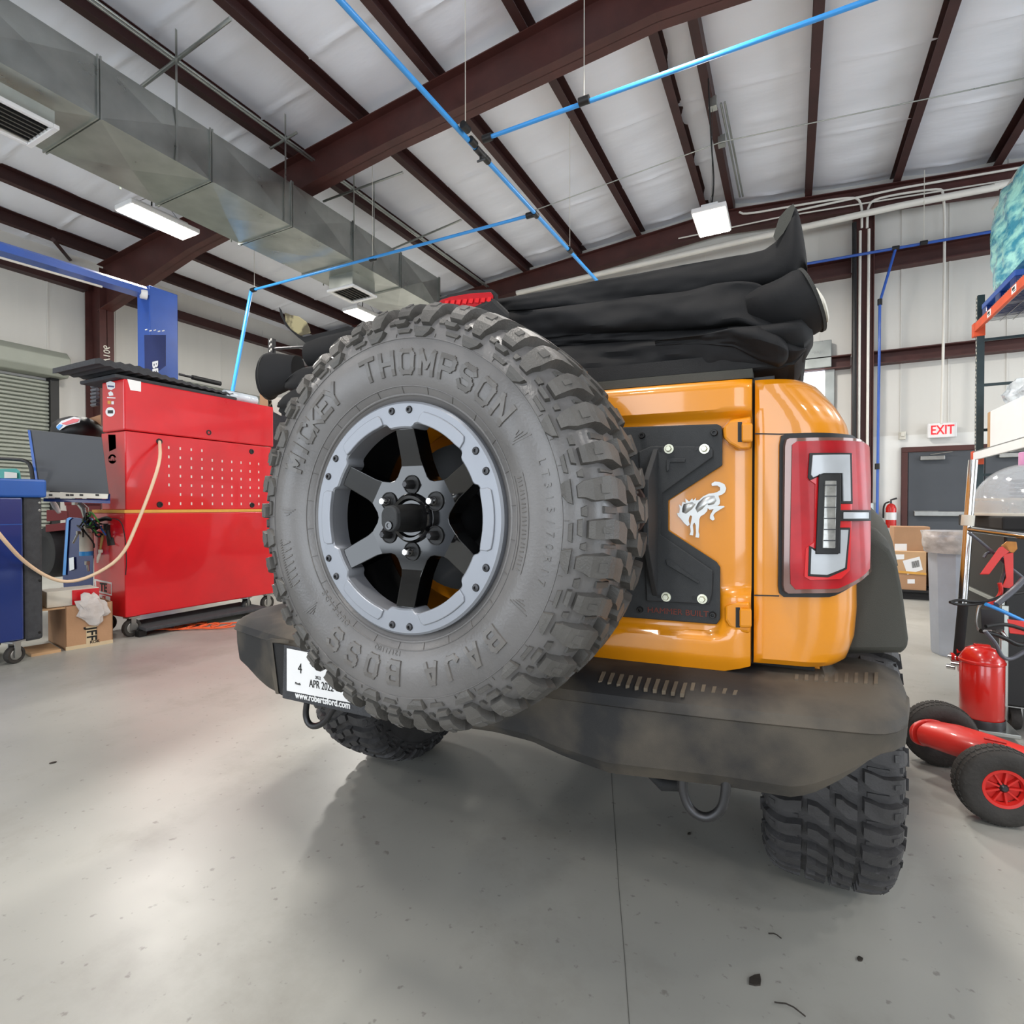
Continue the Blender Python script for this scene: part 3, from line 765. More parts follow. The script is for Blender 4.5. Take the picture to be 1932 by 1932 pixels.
# dark recess beside the plate
obj('plate_recess', patch([(511, 1212), (536, 1216), (533, 1312), (524, 1308)], bp, -.002, .001), 'matte_black', suv)
obj('recess_trim', patch([(502, 1208), (512, 1204), (545, 1208), (545, 1214), (514, 1213), (526, 1310), (520, 1309)], bp, -.004, .005), 'bumper', suv, bevel=.002)
# recovery rings under the bumper
def ringhook(pts, r, y):
    mb = MB(); mb.tube([at(a, b, Y=y) for a, b in pts], r, 12, sm=2); return obj('recovery_ring', mb, 'dark_steel', suv, smooth=60)
ringhook([(1290, 1460), (1287, 1490), (1300, 1528), (1332, 1546), (1362, 1530), (1370, 1490), (1369, 1460)], .0095, 1.13)
ringhook([(579, 1325), (576, 1350), (583, 1368), (598, 1371), (615, 1360), (628, 1338), (640, 1320)], .0095, 1.18)
kk = MB(); kk.tube([at(1225, 1462, Y=1.2), at(1250, 1480, Y=1.2), at(1280, 1482, Y=1.2)], [.006, .014, .012], 10); obj('tow_bracket', kk, 'matte_black', suv, smooth=50)

# ------------------------------------------------------------------ tyres
HALF = [(0, .4195), (.05, .4185), (.095, .415), (.120, .408), (.136, .396), (.146, .380), (.154, .355), (.157, .325), (.154, .295), (.146, .265), (.132, .240), (.117, .226)]
SL = [0]
for (a, b), (c, d) in zip(HALF, HALF[1:]): SL.append(SL[-1] + math.hypot(c - a, d - b))
def prof(s, h=0):
    sg = -1 if s < 0 else 1; s = abs(s)
    for i in range(len(SL) - 1):
        if s <= SL[i + 1] or i == len(SL) - 2:
            t = (s - SL[i]) / (SL[i + 1] - SL[i]); (a, b), (c, d) = HALF[i], HALF[i + 1]
            # blend normals
            def nrm(k):
                k = max(0, min(len(HALF) - 2, k)); (e, f), (g, hh) = HALF[k], HALF[k + 1]; l = math.hypot(g - e, hh - f); return (-(hh - f) / l, (g - e) / l)
            n0 = nrm(i); n1 = nrm(i + (1 if t > .5 else -1)); w = abs(t - .5)
            nx_, nr_ = n0[0] * (1 - w) + n1[0] * w, n0[1] * (1 - w) + n1[1] * w
            if i == 0 and t < .5: nx_, nr_ = 0, 1
            l = math.hypot(nx_, nr_)
            return sg * (a + (c - a) * t + nx_ / l * h), b + (d - b) * t + nr_ / l * h
def side_y(r):
    for (a, b), (c, d) in zip(HALF[4:], HALF[5:]):
        if d <= r <= b: return a + (c - a) * (r - b) / (d - b)
    return .15
def tyre(parent, M, m, name_t, spare=False, text=None):
    def P(s, th, h): # tyre surface point in world
        y, r = prof(s, h); return M @ Vector((r * math.cos(th), r * math.sin(th), y))
    n = 120; mb = MB(); full = [(-a, b) for a, b in HALF[::-1]] + HALF[1:]
    mb.lathe([(b, a) for a, b in full], M, n)
    ty = obj('tyre', mb, 'sidewall' if spare else m, parent, smooth=50)
    # tread blocks
    NP = 40; dt = 2 * PI / NP; H = .0195; R = .43
    def lug(st, h0=H, mbx=None):
        """st: (s, tha, thb, h) stations"""
        rings = []
        tp = .0022 / R
        for k, (s, a, b, h) in enumerate(st):
            ins = .0018 if k in (0, len(st) - 1) else 0
            s2 = s + (ins if k == 0 else -ins) * (1 if st[-1][0] > st[0][0] else -1)
            rings.append([P(s, a, -.004), P(s, b, -.004), P(s2, b - tp, h), P(s2, a + tp, h)])
        mbx.loft(rings)
    tr = MB(); sd = MB(); grooves = MB()
    rnd = random.Random(3)
    for k in range(NP):
        t0 = k * dt; A = k % 2 == 0
        for sg in (-1, 1):
            o = t0 + (dt * .5 if sg > 0 else 0)
            # shoulder lug running over the edge on to the sidewall
            wv = .60 if A else .52
            a0, a1 = o, o + dt * wv
            sk = dt * .10
            st = [(.062, a0 - sk * 1.6, a1 - sk * 2.2, H), (.080, a0 - sk, a1 - sk * .4, H), (.098, a0, a1, H), (.112, a0 + sk * .2, a1 + sk * .6, H * 1.0), (.127, a0, a1 + sk * .4, H * .92), (.140, a0, a1 + sk * .2, H * .75)]
            if A: st += [(.152, a0 + .1 * dt, a1, H * .6), (.164, a0 + .12 * dt, a1 - .1 * dt, H * .5)]
            else: st += [(.150, a0 + .02 * dt, a1, H * .6)]
            lug([(sg * s, a, b, h) for s, a, b, h in st], mbx=tr)
            # raised pad on the face of the shoulder lug
            lug([(sg * s, a, b, h) for s, a, b, h in [(.116, a0 + .16 * dt, a1 - .14 * dt, H * 1.08), (.132, a0 + .16 * dt, a1 - .14 * dt, H * .96)]], mbx=tr)
            # side biters below
            if A:
                lug([(sg * s, a, b, h) for s, a, b, h in [(.170, a0 - .05 * dt, a1 + .12 * dt, .011), (.180, a0 + .02 * dt, a1 + .08 * dt, .009), (.190, a0 + .25 * dt, a1 + .02 * dt, .005)]], mbx=sd)
            else:
                lug([(sg * s, a, b, h) for s, a, b, h in [(.156, a0 + .04 * dt, a1 + .05 * dt, .013), (.166, a0 + .1 * dt, a1 + .02 * dt, .011)]], mbx=sd)
                lug([(sg * s, a, b, h) for s, a, b, h in [(.171, a0 - .15 * dt, a1 - .05 * dt, .005), (.181, a0 - .1 * dt, a1 - .1 * dt, .004)]], mbx=sd)
            lug([(sg * s, a, b, h) for s, a, b, h in [(.148, a1 + .06 * dt, a0 + dt - .06 * dt, .0055), (.160, a1 + .1 * dt, a0 + dt - .12 * dt, .005)]], mbx=sd)
            # centre rows : interlocked Z blocks
            c = o + dt * .3
            if sg > 0:
                st = [(.006, c - dt * .36, c + dt * .06, H), (.020, c - dt * .34, c + dt * .22, H), (.030, c - dt * .20, c + dt * .36, H), (.052, c - dt * .06, c + dt * .40, H)]
            else:
                st = [(-.004, c - dt * .10, c + dt * .36, H), (-.018, c - dt * .22, c + dt * .34, H), (-.030, c - dt * .36, c + dt * .20, H), (-.052, c - dt * .40, c + dt * .04, H)]
            lug(st, mbx=tr)
            # stone ejector bars in the voids
            lug([(sg * s, a, b, .004) for s, a, b in [(.070, a1 + .12 * dt, a0 + dt * .86), (.118, a1 + .15 * dt, a0 + dt * .9)]], mbx=tr)
    obj('tread', tr, 'rubber' if spare else m, parent, label='chunky shoulder and centre tread blocks')['kind'] = 'stuff'
    obj('sidewall_lugs', sd, 'rubber' if spare else m, parent)['kind'] = 'stuff'
    # rings on the sidewall
    mb = MB()
    for sg in (-1, 1):
        for r_, w_, h_ in ((.352, .0012, .0016), (.262, .0012, .0014), (.247, .003, .002)):
            y = side_y(r_)
            mb.lathe([(r_ - w_, sg * y), (r_ - w_ * .5, sg * (y + h_)), (r_ + w_ * .5, sg * (y + h_)), (r_ + w_, sg * y)], M, 96)
    obj('sidewall_ring', mb, 'sidewall' if spare else m, parent, smooth=60)
    return P
# --- spare wheel
ctr = at(756, 978, D=1.066)
SPX, SPZ, RY = ctr.x, ctr.z, ctr.y
# local Z of wheel -> world -Y (outer face towards camera)
MS = Matrix.Translation((SPX, RY + .142, SPZ)) @ Matrix(((1, 0, 0, 0), (0, 0, -1, 0), (0, 1, 0, 0), (0, 0, 0, 1)))
spare = obj('spare_wheel', MB().lathe([(.214, -.10), (.219, -.06), (.205, -.02), (.205, .09), (.212, .12), (.220, .128), (.222, .134), (.214, .134), (.2, .118), (.196, .08), (.196, -.06), (.206, -.10), (.214, -.10)], MS, 72), 'gloss_black', suv, smooth=40)
tyre(spare, MS, 'rubber', 'tyre', True)
def wp(r, th, z): return MS @ Vector((r * math.cos(th), r * math.sin(th), z))
RF = .142
# beadlock style ring
mb = MB(); n = 240
def rin(th):
    d = abs(((th - D2R(30)) % D2R(60)) - D2R(30)); d = D2R(30) - d      # distance from the nearest spoke direction (30,90,..)
    d = abs(((th - D2R(30) + D2R(30)) % D2R(60)) - D2R(30))
    a = D2R(8.6); b = D2R(11)
    if d < a: return .1800
    if d < b: return .1800 + (.1905 - .1800) * (d - a) / (b - a)
    return .1905
for i in range(n):
    th = 2 * PI * i / n; ri = rin(th)
    mb.v += [wp(ri + .001, th, RF - .05), wp(ri, th, RF - .003), wp(ri + .003, th, RF), wp(.228, th, RF), wp(.2325, th, RF - .004), wp(.2325, th, RF - .022), wp(.224, th, RF - .024)]
for i in range(n):
    i2 = (i + 1) % n
    for j in range(6): mb.f.append((i * 7 + j, i2 * 7 + j, i2 * 7 + j + 1, i * 7 + j + 1))
ring = obj('beadlock_ring', mb, 'ring', spare, smooth=35)
for k in range(6):
    c0 = D2R(60 * k); mb = MB(); N_ = 14; top = []; bot = []
    q = [(-.30, .1915), (-.285, .209), (-.255, .2165), (.255, .2165), (.285, .209), (.30, .1915)]
    poly = []
    for a, r in q[:3]: poly.append((c0 + a, r))
    for i in range(1, 9): poly.append((c0 - .255 + .51 * i / 9, .2165))
    for a, r in q[3:]: poly.append((c0 + a, r))
    for i in range(1, 9): poly.append((c0 + .30 - .60 * i / 9, .1895))
    m_ = len(poly)
    mb.add([wp(r, a, RF - .004) for a, r in poly] + [wp(r - (.0015 if r > .2 else -.0015), a * 1 - (a - c0) * .012, RF + .0035) for a, r in poly], [tuple(range(m_, 2 * m_))] + [(i, (i + 1) % m_, m_ + (i + 1) % m_, m_ + i) for i in range(m_)])
    obj('ring_pad', mb, 'ring', spare, bevel=.0015)
    for s_ in (-1, 1):
        th = D2R(30 + 60 * k + 5.8 * s_); bm_ = MB(); T = Matrix.Translation(wp(.2155, th, RF)) @ Matrix(((1, 0, 0, 0), (0, 0, -1, 0), (0, 1, 0, 0), (0, 0, 0, 1)))
        bm_.lathe([(0, .0005), (.0026, .0005), (.0030, .0035), (.0064, .0030), (.0078, 0), (.0078, -.002)], T, 14)
        obj('ring_bolt', bm_, 'dark_steel', spare, smooth=40)
# spokes
ZH, ZTp = RF - .036, RF - .012
for k in range(6):
    c0 = D2R(30 + 60 * k); mb = MB()
    rows = [(.110, .255), (.122, .205), (.150, .160), (.1815, .125), (.1838, .112)]
    hubp = [(0, 0), (.090, -.5236), (.0935, -.41), (.110, -.255), (.110, .255), (.0935, .41), (.090, .5236)]
    zr_ = lambda r: ZH + (ZTp - ZH) * max(0, (r - .110) / (.1815 - .110))
    top = [(r, a) for r, a in hubp]
    base = len(mb.v); mb.v += [wp(r, c0 + a, ZH) for r, a in hubp]; mb.f.append(tuple(range(7)))
    prev = (3, 4)
    for r, a in rows[1:]:
        i = len(mb.v); mb.v += [wp(r, c0 - a, zr_(r) - (.003 if r > .1825 else 0)), wp(r, c0 + a, zr_(r) - (.003 if r > .1825 else 0))]; mb.f.append((prev[0], prev[1], i + 1, i)); prev = (i, i + 1)
    n0 = len(mb.v); mb.v += [v + Vector((0, .045, 0)) for v in mb.v[:n0]]
    outl = [1, 2, 3] + [7, 9, 11, 13] + [14, 12, 10, 8] + [4, 5, 6]
    for i, j in zip(outl, outl[1:]): mb.f.append((i, j, n0 + j, n0 + i))
    obj('spoke', mb, 'gloss_black', spare, bevel=.003, seg=3)
    # lug hole and stud / nut
    th = c0; T = Matrix.Translation(wp(.0685, th, ZH + .001)) @ Matrix(((1, 0, 0, 0), (0, 0, -1, 0), (0, 1, 0, 0), (0, 0, 0, 1)))
    mb = MB(); mb.lathe([(.0, .0006), (.0172, .0006), (.018, .0022), (.0196, .0022), (.0205, -.004)], T, 24); obj('lug_hole', mb, 'black', spare, smooth=40)
    on = k in (0, 2, 4)
    mb = MB(); mb.lathe([(.0, .024), (.006, .024), (.0085, .020), (.0105, .010), (.0105, .0)], T, 6 if not on else 18)
    obj('lug_nut', mb, 'chrome' if on else 'dark_steel', spare, smooth=30)
# hub boss and rear view camera pod
TR = Matrix(((1, 0, 0, 0), (0, 0, -1, 0), (0, 1, 0, 0), (0, 0, 0, 1)))
T = Matrix.Translation(wp(0, 0, ZH)) @ TR
mb = MB(); mb.lathe([(.0, .003), (.036, .003), (.040, .009), (.046, .010), (.051, .004), (.053, -.004)], T, 40); obj('hub_boss', mb, 'gloss_black', spare, smooth=40)
pa = wp(.0, 0, ZH); pb = wp(.0, 0, RF + .026)
mb = MB(); mb.tube([pa, pa * .5 + pb * .5, pb], [.030, .028, .022], 28); pod = obj('camera_pod', mb, 'black', spare, smooth=40)
mb = MB(); ov = []
for i in range(28):
    a = 2 * PI * i / 28; ov.append((.0205 * math.cos(a), .0205 * math.sin(a) + (.006 if math.sin(a) > 0 else -.006)))
T2 = Matrix.Translation(pb) @ TR
mb.prism(ov, T2, -.004, .010, .06); obj('pod_cap', mb, 'powder', spare, bevel=.003)
mb = MB(); T3 = Matrix.Translation(pb + Vector((.002, -.010, -.013))) @ TR
mb.lathe([(0, .002), (.004, .002), (.0045, .0035), (.008, .0035), (.009, 0)], T3, 24); obj('pod_lens', mb, 'gloss_black', spare, smooth=40)
mb = MB(); mb.lathe([(0, 0), (.168, 0), (.172, .012), (0, .012)], Matrix.Translation(wp(0, 0, -.085)) @ TR, 48); obj('added_dark_disc', mb, 'black', spare)  # added black disc: paints the wheel openings dark, standing in for shade in the barrel
# mounting flange to the bracket behind the wheel
mb = MB(); mb.tube([wp(0, 0, RF - .06), wp(0, 0, -.2)], .07, 32); obj('spare_mount', mb, 'matte_black', suv, smooth=40)
# raised lettering
def ang_of(px, py):
    p = at(px, py, Y=RY - .02); return math.atan2(p.z - SPZ, p.x - SPX), math.hypot(p.z - SPZ, p.x - SPX)
def arc_text(s, thc, rc, size, depth=.0016, bold=.02, sx=1, m='letter_rubber', nm='raised_lettering', per=None):
    mb = MB()
    def fn(x, y, h):
        th = thc - x / rc; r = rc + y
        return wp(r, th, side_y(r) + .0006 + h)
    text_mesh(mb, s, fn, size, depth, bold, sx)
    return obj(nm, mb, m, spare)
GL = {'M': [[(0, 0), (0, 1)], [(0, 1), (.5, .3)], [(.5, .3), (1, 1)], [(1, 1), (1, 0)]], 'I': [[(.5, 0), (.5, 1)]],
      'C': [[(1, .8), (.8, 1), (.18, 1), (0, .82), (0, .18), (.18, 0), (.8, 0), (1, .2)]], 'K': [[(0, 0), (0, 1)], [(1, 1), (.2, .5), (1, 0)]],
      'E': [[(1, 1), (0, 1), (0, 0), (1, 0)], [(0, .5), (.85, .5)]], 'Y': [[(0, 1), (.5, .5), (1, 1)], [(.5, .5), (.5, 0)]], 'T': [[(0, 1), (1, 1)], [(.5, 1), (.5, 0)]],
      'H': [[(0, 0), (0, 1)], [(1, 0), (1, 1)], [(0, .5), (1, .5)]], 'O': [[(.18, 1), (.82, 1), (1, .82), (1, .18), (.82, 0), (.18, 0), (0, .18), (0, .82), (.18, 1)]],
      'P': [[(0, 0), (0, 1), (.8, 1), (1, .85), (1, .6), (.8, .45), (0, .45)]], 'S': [[(1, .82), (.82, 1), (.18, 1), (0, .85), (0, .65), (.18, .52), (.82, .48), (1, .35), (1, .15), (.82, 0), (.18, 0), (0, .18)]],
      'N': [[(0, 0), (0, 1), (1, 0), (1, 1)]], 'B': [[(0, 0), (0, 1), (.8, 1), (.95, .85), (.95, .65), (.8, .52), (0, .52)], [(.8, .5), (1, .35), (1, .15), (.82, 0), (0, 0)]],
      'A': [[(0, 0), (.4, 1), (.6, 1), (1, 0)], [(.2, .33), (.8, .33)]], 'J': [[(1, 1), (1, .18), (.8, 0), (.2, 0), (0, .2)]]}
def block(ch, thc, rc, w_, h_, st=.0052, dep=.0028):
    mb = MB()
    def fn(x, y, h):
        r = rc + y; return wp(r, thc - x / rc, side_y(r) + .0003 + h)
    for pl in GL[ch]:
        P = [((x - .5) * (w_ - 2 * st) * (1 if ch != 'I' else 1), (y - .5) * (h_ - 2 * st)) for x, y in pl]
        for (xa, ya), (xb, yb) in zip(P, P[1:]):
            l = math.hypot(xb - xa, yb - ya); ux, uy = (xb - xa) / l, (yb - ya) / l; e = st * .8
            xa2, ya2, xb2, yb2 = xa - ux * e, ya - uy * e, xb + ux * e, yb + uy * e; n = 4; nx_, ny_ = -uy * st, ux * st
            rg = []
            for i in range(n + 1):
                t = i / n; x, y = xa2 + (xb2 - xa2) * t, ya2 + (yb2 - ya2) * t
                rg.append([fn(x - nx_, y - ny_, -.001), fn(x + nx_, y + ny_, -.001), fn(x + nx_ * .8, y + ny_ * .8, dep), fn(x - nx_ * .8, y - ny_ * .8, dep)])
            mb.loft(rg)
    return obj('raised_lettering', mb, 'letter_rubber', spare)
def spread(s, px0, px1, rc, size, blk=0, **k):
    a0, a1 = ang_of(*px0)[0], ang_of(*px1)[0]
    while a1 > a0: a1 -= 2 * PI
    n = len(s)
    for i, ch in enumerate(s):
        if ch == ' ': continue
        th = a0 + (a1 - a0) * i / (n - 1)
        if blk: block(ch, th, rc, blk, size)
        else: arc_text(ch, th, rc, size, **k)
spread('MICKEY', (568, 882), (630, 757), .308, .050, blk=.038)
spread('THOMPSON', (694, 714), (934, 782), .306, .050, blk=.040)
spread('BAJA', (925, 1205), (808, 1262), .306, .046, blk=.036)
spread('BOSS', (738, 1268), (633, 1198), .306, .050, blk=.036)
spread('LT315/70R17', (990, 882), (985, 1085), .330, .020, bold=.0, depth=.0012)
spread('OUTSIDE', (648, 1168), (610, 1112), .262, .016, bold=.01, depth=.001)
spread('121/118Q', (745, 1227), (703, 1215), .268, .013, bold=0, depth=.0008)
# chevron flashes moulded in the sidewall, tick marks near the bead
mb = MB()
def bar(a0, r0, a1, r1, w_=.0011, h_=.0016):
    t = Vector((a1 - a0, 0)); 
    mb.add([wp(r0, a0 - w_ / r0, side_y(r0) + .0003), wp(r0, a0 + w_ / r0, side_y(r0) + .0003), wp(r1, a1 + w_ / r1, side_y(r1) + .0003), wp(r1, a1 - w_ / r1, side_y(r1) + .0003),
            wp(r0, a0 - w_ / r0 * .6, side_y(r0) + h_), wp(r0, a0 + w_ / r0 * .6, side_y(r0) + h_), wp(r1, a1 + w_ / r1 * .6, side_y(r1) + h_), wp(r1, a1 - w_ / r1 * .6, side_y(r1) + h_)],
           [(4, 5, 6, 7), (0, 1, 5, 4), (1, 2, 6, 5), (2, 3, 7, 6), (3, 0, 4, 7)])
for (p, q) in (((540, 965), .0), ((585, 1150), .0), ((965, 830), 0), ((975, 1140), 0)):
    a, r = ang_of(*p)
    for i in range(4): bar(a - .03 + i * .02, .330 - i * .006, a - .015 + i * .012, .288 + i * .005)
for i in range(48):
    a = 2 * PI * i / 48; bar(a, .362, a, .355, .0008, .0018)
for i in range(26):
    a = 2 * PI * i / 26 + .1; bar(a, .262, a, .246, .0006, .0016)
a0_, a1_ = ang_of(962, 898)[0], ang_of(955, 1075)[0]
for r_ in (.268, .288):
    for i in range(16): bar(a0_ + (a1_ - a0_) * i / 16, r_, a0_ + (a1_ - a0_) * (i + 1) / 16, r_ + .0002, .0009, .0012) if False else mb.loft([[wp(r_ - .0006, a, side_y(r_)), wp(r_ + .0006, a, side_y(r_)), wp(r_ + .0004, a, side_y(r_) + .0012), wp(r_ - .0004, a, side_y(r_) + .0012)] for a in (a0_ + (a1_ - a0_) * i / 16, a0_ + (a1_ - a0_) * (i + 1) / 16)])
for i in range(22):
    a = a0_ + (a1_ - a0_) * (i + .7) / 22.5; bar(a, .2735, a + (.004 if i % 3 else -.004), .2825, .0011, .0011)
b0_, b1_ = ang_of(548, 1015)[0], ang_of(572, 1095)[0]
for i in range(20): a = b0_ + (b1_ - b0_) * i / 20; bar(a, .330, a + .003, .337, .0011, .0012)
for i in range(7): a = b0_ + (b1_ - b0_) * (i + .5) / 7; bar(a, .306, a + .012, .326, .0022, .0016)
obj('moulded_marks', mb, 'letter_rubber', spare)['kind'] = 'stuff'
# --- road wheels
for (x, y, nm) in ((.092, 1.92, 'r'), (-1.55, 1.92, 'l'), (.092, 4.85, 'fr'), (-1.55, 4.85, 'fl')):
    sgn = 1 if x > XC else -1
    MW = Matrix.Translation((x, y, .436)) @ Matrix(((0, 0, sgn, 0), (1, 0, 0, 0), (0, 1, 0, 0), (0, 0, 0, 1)))
    rw = obj('road_wheel', MB().lathe([(.03, .10), (.17, .10), (.20, .13), (.222, .134), (.2, .12), (.196, .08), (.196, -.12), (.214, -.134), (.205, -.10), (.205, .06), (.222, .12)], MW, 48), 'gloss_black', suv, smooth=40)
    if nm in ('r', 'l'): tyre(rw, MW, 'road_rubber', 'tyre')
    else:
        mb = MB(); full = [(-a, b) for a, b in HALF[::-1]] + HALF[1:]; mb.lathe([(b + (.012 if b > .41 else 0), a) for a, b in full], MW, 64); obj('tyre', mb, 'road_rubber', rw, smooth=50)
ax = MB(); ax.tube([(-1.5, 1.92, .42), (0, 1.92, .42)], .045, 12); ax.tube([(-.75, 1.82, .43), (-.75, 2.02, .43)], .13, 16); obj('rear_axle', ax, 'matte_black', suv, smooth=50)

# ------------------------------------------------------------------ spare carrier plate
cp_pts = [(1100, 812), (1179, 806), (1352, 800), (1361, 804), (1363, 812), (1363, 878), (1261, 944), (1261, 1001), (1352, 1060), (1359, 1070), (1359, 1168), (1352, 1178), (1200, 1166), (1100, 1158)]
carrier = obj('carrier_plate', patch(cp_pts, tgf(.002), 0, .016, dx=40), 'powder', suv, bevel=.002)
obj('carrier_arm', patch([(1205, 852), (1228, 842), (1336, 842), (1345, 848), (1345, 862), (1249, 931), (1246, 1008), (1345, 1076), (1343, 1122), (1337, 1140), (1220, 1134)], tgf(.018), 0, .010, dx=40), 'powder', carrier, bevel=.002)
for pl in ([(1257, 868), (1262, 864), (1294, 865), (1292, 872), (1264, 872), (1262, 888), (1257, 890)], [(1256, 1056), (1264, 1056), (1320, 1098), (1318, 1102), (1258, 1066)]):
    obj('stiffening_rib', patch(pl, tgf(.028), 0, .004), 'powder', carrier, bevel=.001)
yT = YT(-.2)
def fin(pts, x, th):
    mb = MB(); P = [Vector((x, p[0], p[1])) for p in pts]; k = len(P)
    mb.add(P + [p + Vector((th, 0, 0)) for p in P], [tuple(range(k))[::-1], tuple(range(k, 2 * k))] + [(i, (i + 1) % k, k + (i + 1) % k, k + i) for i in range(k)]); return mb
xf = at(1232, 960, Y=yT - .03).x
zf1 = at(1230, 838, Y=yT - .03).z; zf2 = at(1230, 1140, Y=yT - .03).z; zd1 = at(1205, 905, Y=1.12).z; zd2 = at(1205, 1028, Y=1.12).z
obj('carrier_fin', fin([(yT - .02, zf1), (yT - .02, zf2), (1.12, zd2), (1.12, zd1)], xf, .012), 'powder', carrier, bevel=.002)
obj('carrier_fin', fin([(yT - .02, zf1), (yT - .02, zf2), (1.12, zd2), (1.12, zd1)], xf - .16, .012), 'powder', carrier, bevel=.002)
dz1 = at(1200, 893, Y=1.1).z; dz2 = at(1200, 1030, Y=1.1).z; dxr = at(1219, 960, Y=1.1).x
mb = MB(); k = []
cxd = dxr - .14; czd = (dz1 + dz2) / 2; hz = (dz1 - dz2) / 2
for i in range(40):
    a = 2 * PI * i / 40; k.append((cxd + .14 * math.copysign(abs(math.cos(a)) ** .8, math.cos(a)), czd + hz * math.copysign(abs(math.sin(a)) ** .75, math.sin(a))))
TD = Matrix(((1, 0, 0, 0), (0, 0, -1, 1.11), (0, 1, 0, 0), (0, 0, 0, 1)))
mb.prism(k, TD, 0, .010); obj('hub_plate', mb, 'rust_plate', carrier, bevel=.002)
def bolt(px, py, r, m, name, off=.028, washer=True, hexs=False):
    p = tg(px, py, off); mb = MB(); T = Matrix.Translation(p) @ Matrix(((1, 0, 0, 0), (0, 0, -1, 0), (0, 1, 0, 0), (0, 0, 0, 1)))
    if washer:
        mb.lathe([(0, .002), (r, .002), (r, 0)], T, 24); mb.lathe([(0, .010), (r * .55, .010), (r * .66, .008), (r * .66, 0)], T, 6)
    else:
        mb.lathe([(0, .003), (r * .45, .003), (r * .5, .008), (r * .85, .008), (r, .005), (r, 0)], T, 20)
    return obj(name, mb, m, carrier, smooth=30)
for p in ((1262, 847), (1329, 847), (1257, 1126), (1325, 1130)): bolt(*p, .0105, 'zinc', 'washer_bolt')
for p in ((1212, 822), (1348, 817), (1345, 1160), (1208, 1150)): bolt(*p, .007, 'black', 'socket_bolt', .018, False)
for p in ((1246, 848), (1312, 847), (1243, 1125), (1309, 1127)):
    q_ = tg(*p, .028); mb = MB(); mb.lathe([(0, .0008), (.0042, .0008), (.0042, 0)], Matrix.Translation(q_) @ Matrix(((1, 0, 0, 0), (0, 0, -1, 0), (0, 1, 0, 0), (0, 0, 0, 1))), 14); obj('bolt_hole', mb, 'black', carrier)
q_ = tg(1278, 1155, .0185)
flat_text('lettering', 'HAMMER BUILT', q_, tg(1340, 1159, .0185) - tg(1218, 1150, .0185), (0, 0, 1), .018, 'rust_text', carrier, .0008, .0, 1.05)
# galloping horse badge
Z1 = lambda L_: [(1120 + x / 3.22, 680 + y / 3.22) for x, y in L_]
horse = Z1([(758, 822), (768, 850), (766, 872), (752, 884), (792, 884), (796, 890), (770, 905), (740, 924), (727, 940), (736, 965), (724, 973), (706, 962), (708, 940), (722, 915), (730, 903), (704, 908), (693, 897), (690, 915), (672, 935), (650, 947), (642, 965), (641, 1000), (637, 1040), (643, 1060), (639, 1078), (618, 1074), (622, 1050), (620, 1000), (612, 985), (602, 1000), (607, 1040), (604, 1063), (583, 1060), (590, 1040), (586, 1010), (594, 970), (598, 946), (588, 940), (580, 955), (577, 975), (584, 998), (570, 1006), (550, 988), (530, 962), (512, 944), (507, 928), (520, 927), (524, 902), (518, 874), (534, 886), (541, 858), (560, 866), (557, 838), (580, 858), (600, 838), (604, 852), (622, 834), (620, 850), (640, 848), (665, 826), (700, 809), (728, 806), (750, 800), (768, 788), (768, 772), (752, 760), (718, 762), (716, 748), (735, 736), (765, 738), (795, 752), (806, 778), (798, 802), (778, 816)])
horse_o = obj('horse_badge', patch(horse, tgf(.001), 0, .006), 'badge', suv, bevel=.0008)
for pl in ([(665, 832), (700, 818), (740, 818), (752, 850), (735, 875), (700, 880), (690, 870), (660, 905), (625, 930), (612, 900), (630, 865)], [(545, 870), (600, 858), (625, 870), (600, 905), (560, 935), (535, 925), (535, 900)]):
    obj('badge_relief', patch(Z1(pl), tgf(.006), 0, .004, taper=.35), 'badge', horse_o, smooth=70)
# ------------------------------------------------------------------ high mounted brake lamp
def bl(u, v, h): return at(u, v, Y=1.20 - h)
bk = obj('brake_lamp', patch([(806, 590), (818, 572), (845, 556), (880, 548), (928, 546), (940, 556), (938, 580), (925, 588), (860, 590)], bl, -.05, 0, dx=15), 'matte_black', suv, bevel=.004)
obj('lens', patch([(822, 578), (832, 566), (850, 560), (885, 554), (926, 551), (931, 558), (930, 573), (925, 578), (880, 580)], bl, .0, .006, dx=15), 'lens_red', bk, bevel=.002)
for i in range(8):
    x = 842 + i * 11.5; y = 571 - i * .9
    obj('bulb', patch([(x - 4, y + 4), (x + 3, y + 5), (x + 5, y - 4), (x - 2, y - 4)], bl, .006, .009), 'lens_red_bright', bk)
mb = MB(); mb.loft([[at(x, y, Y=yy) for x, y in ((930, 560), (962, 590), (962, 640), (880, 660), (870, 590))] for yy in (1.19, 1.3)]); obj('lamp_stalk', mb, 'matte_black', suv, bevel=.01)

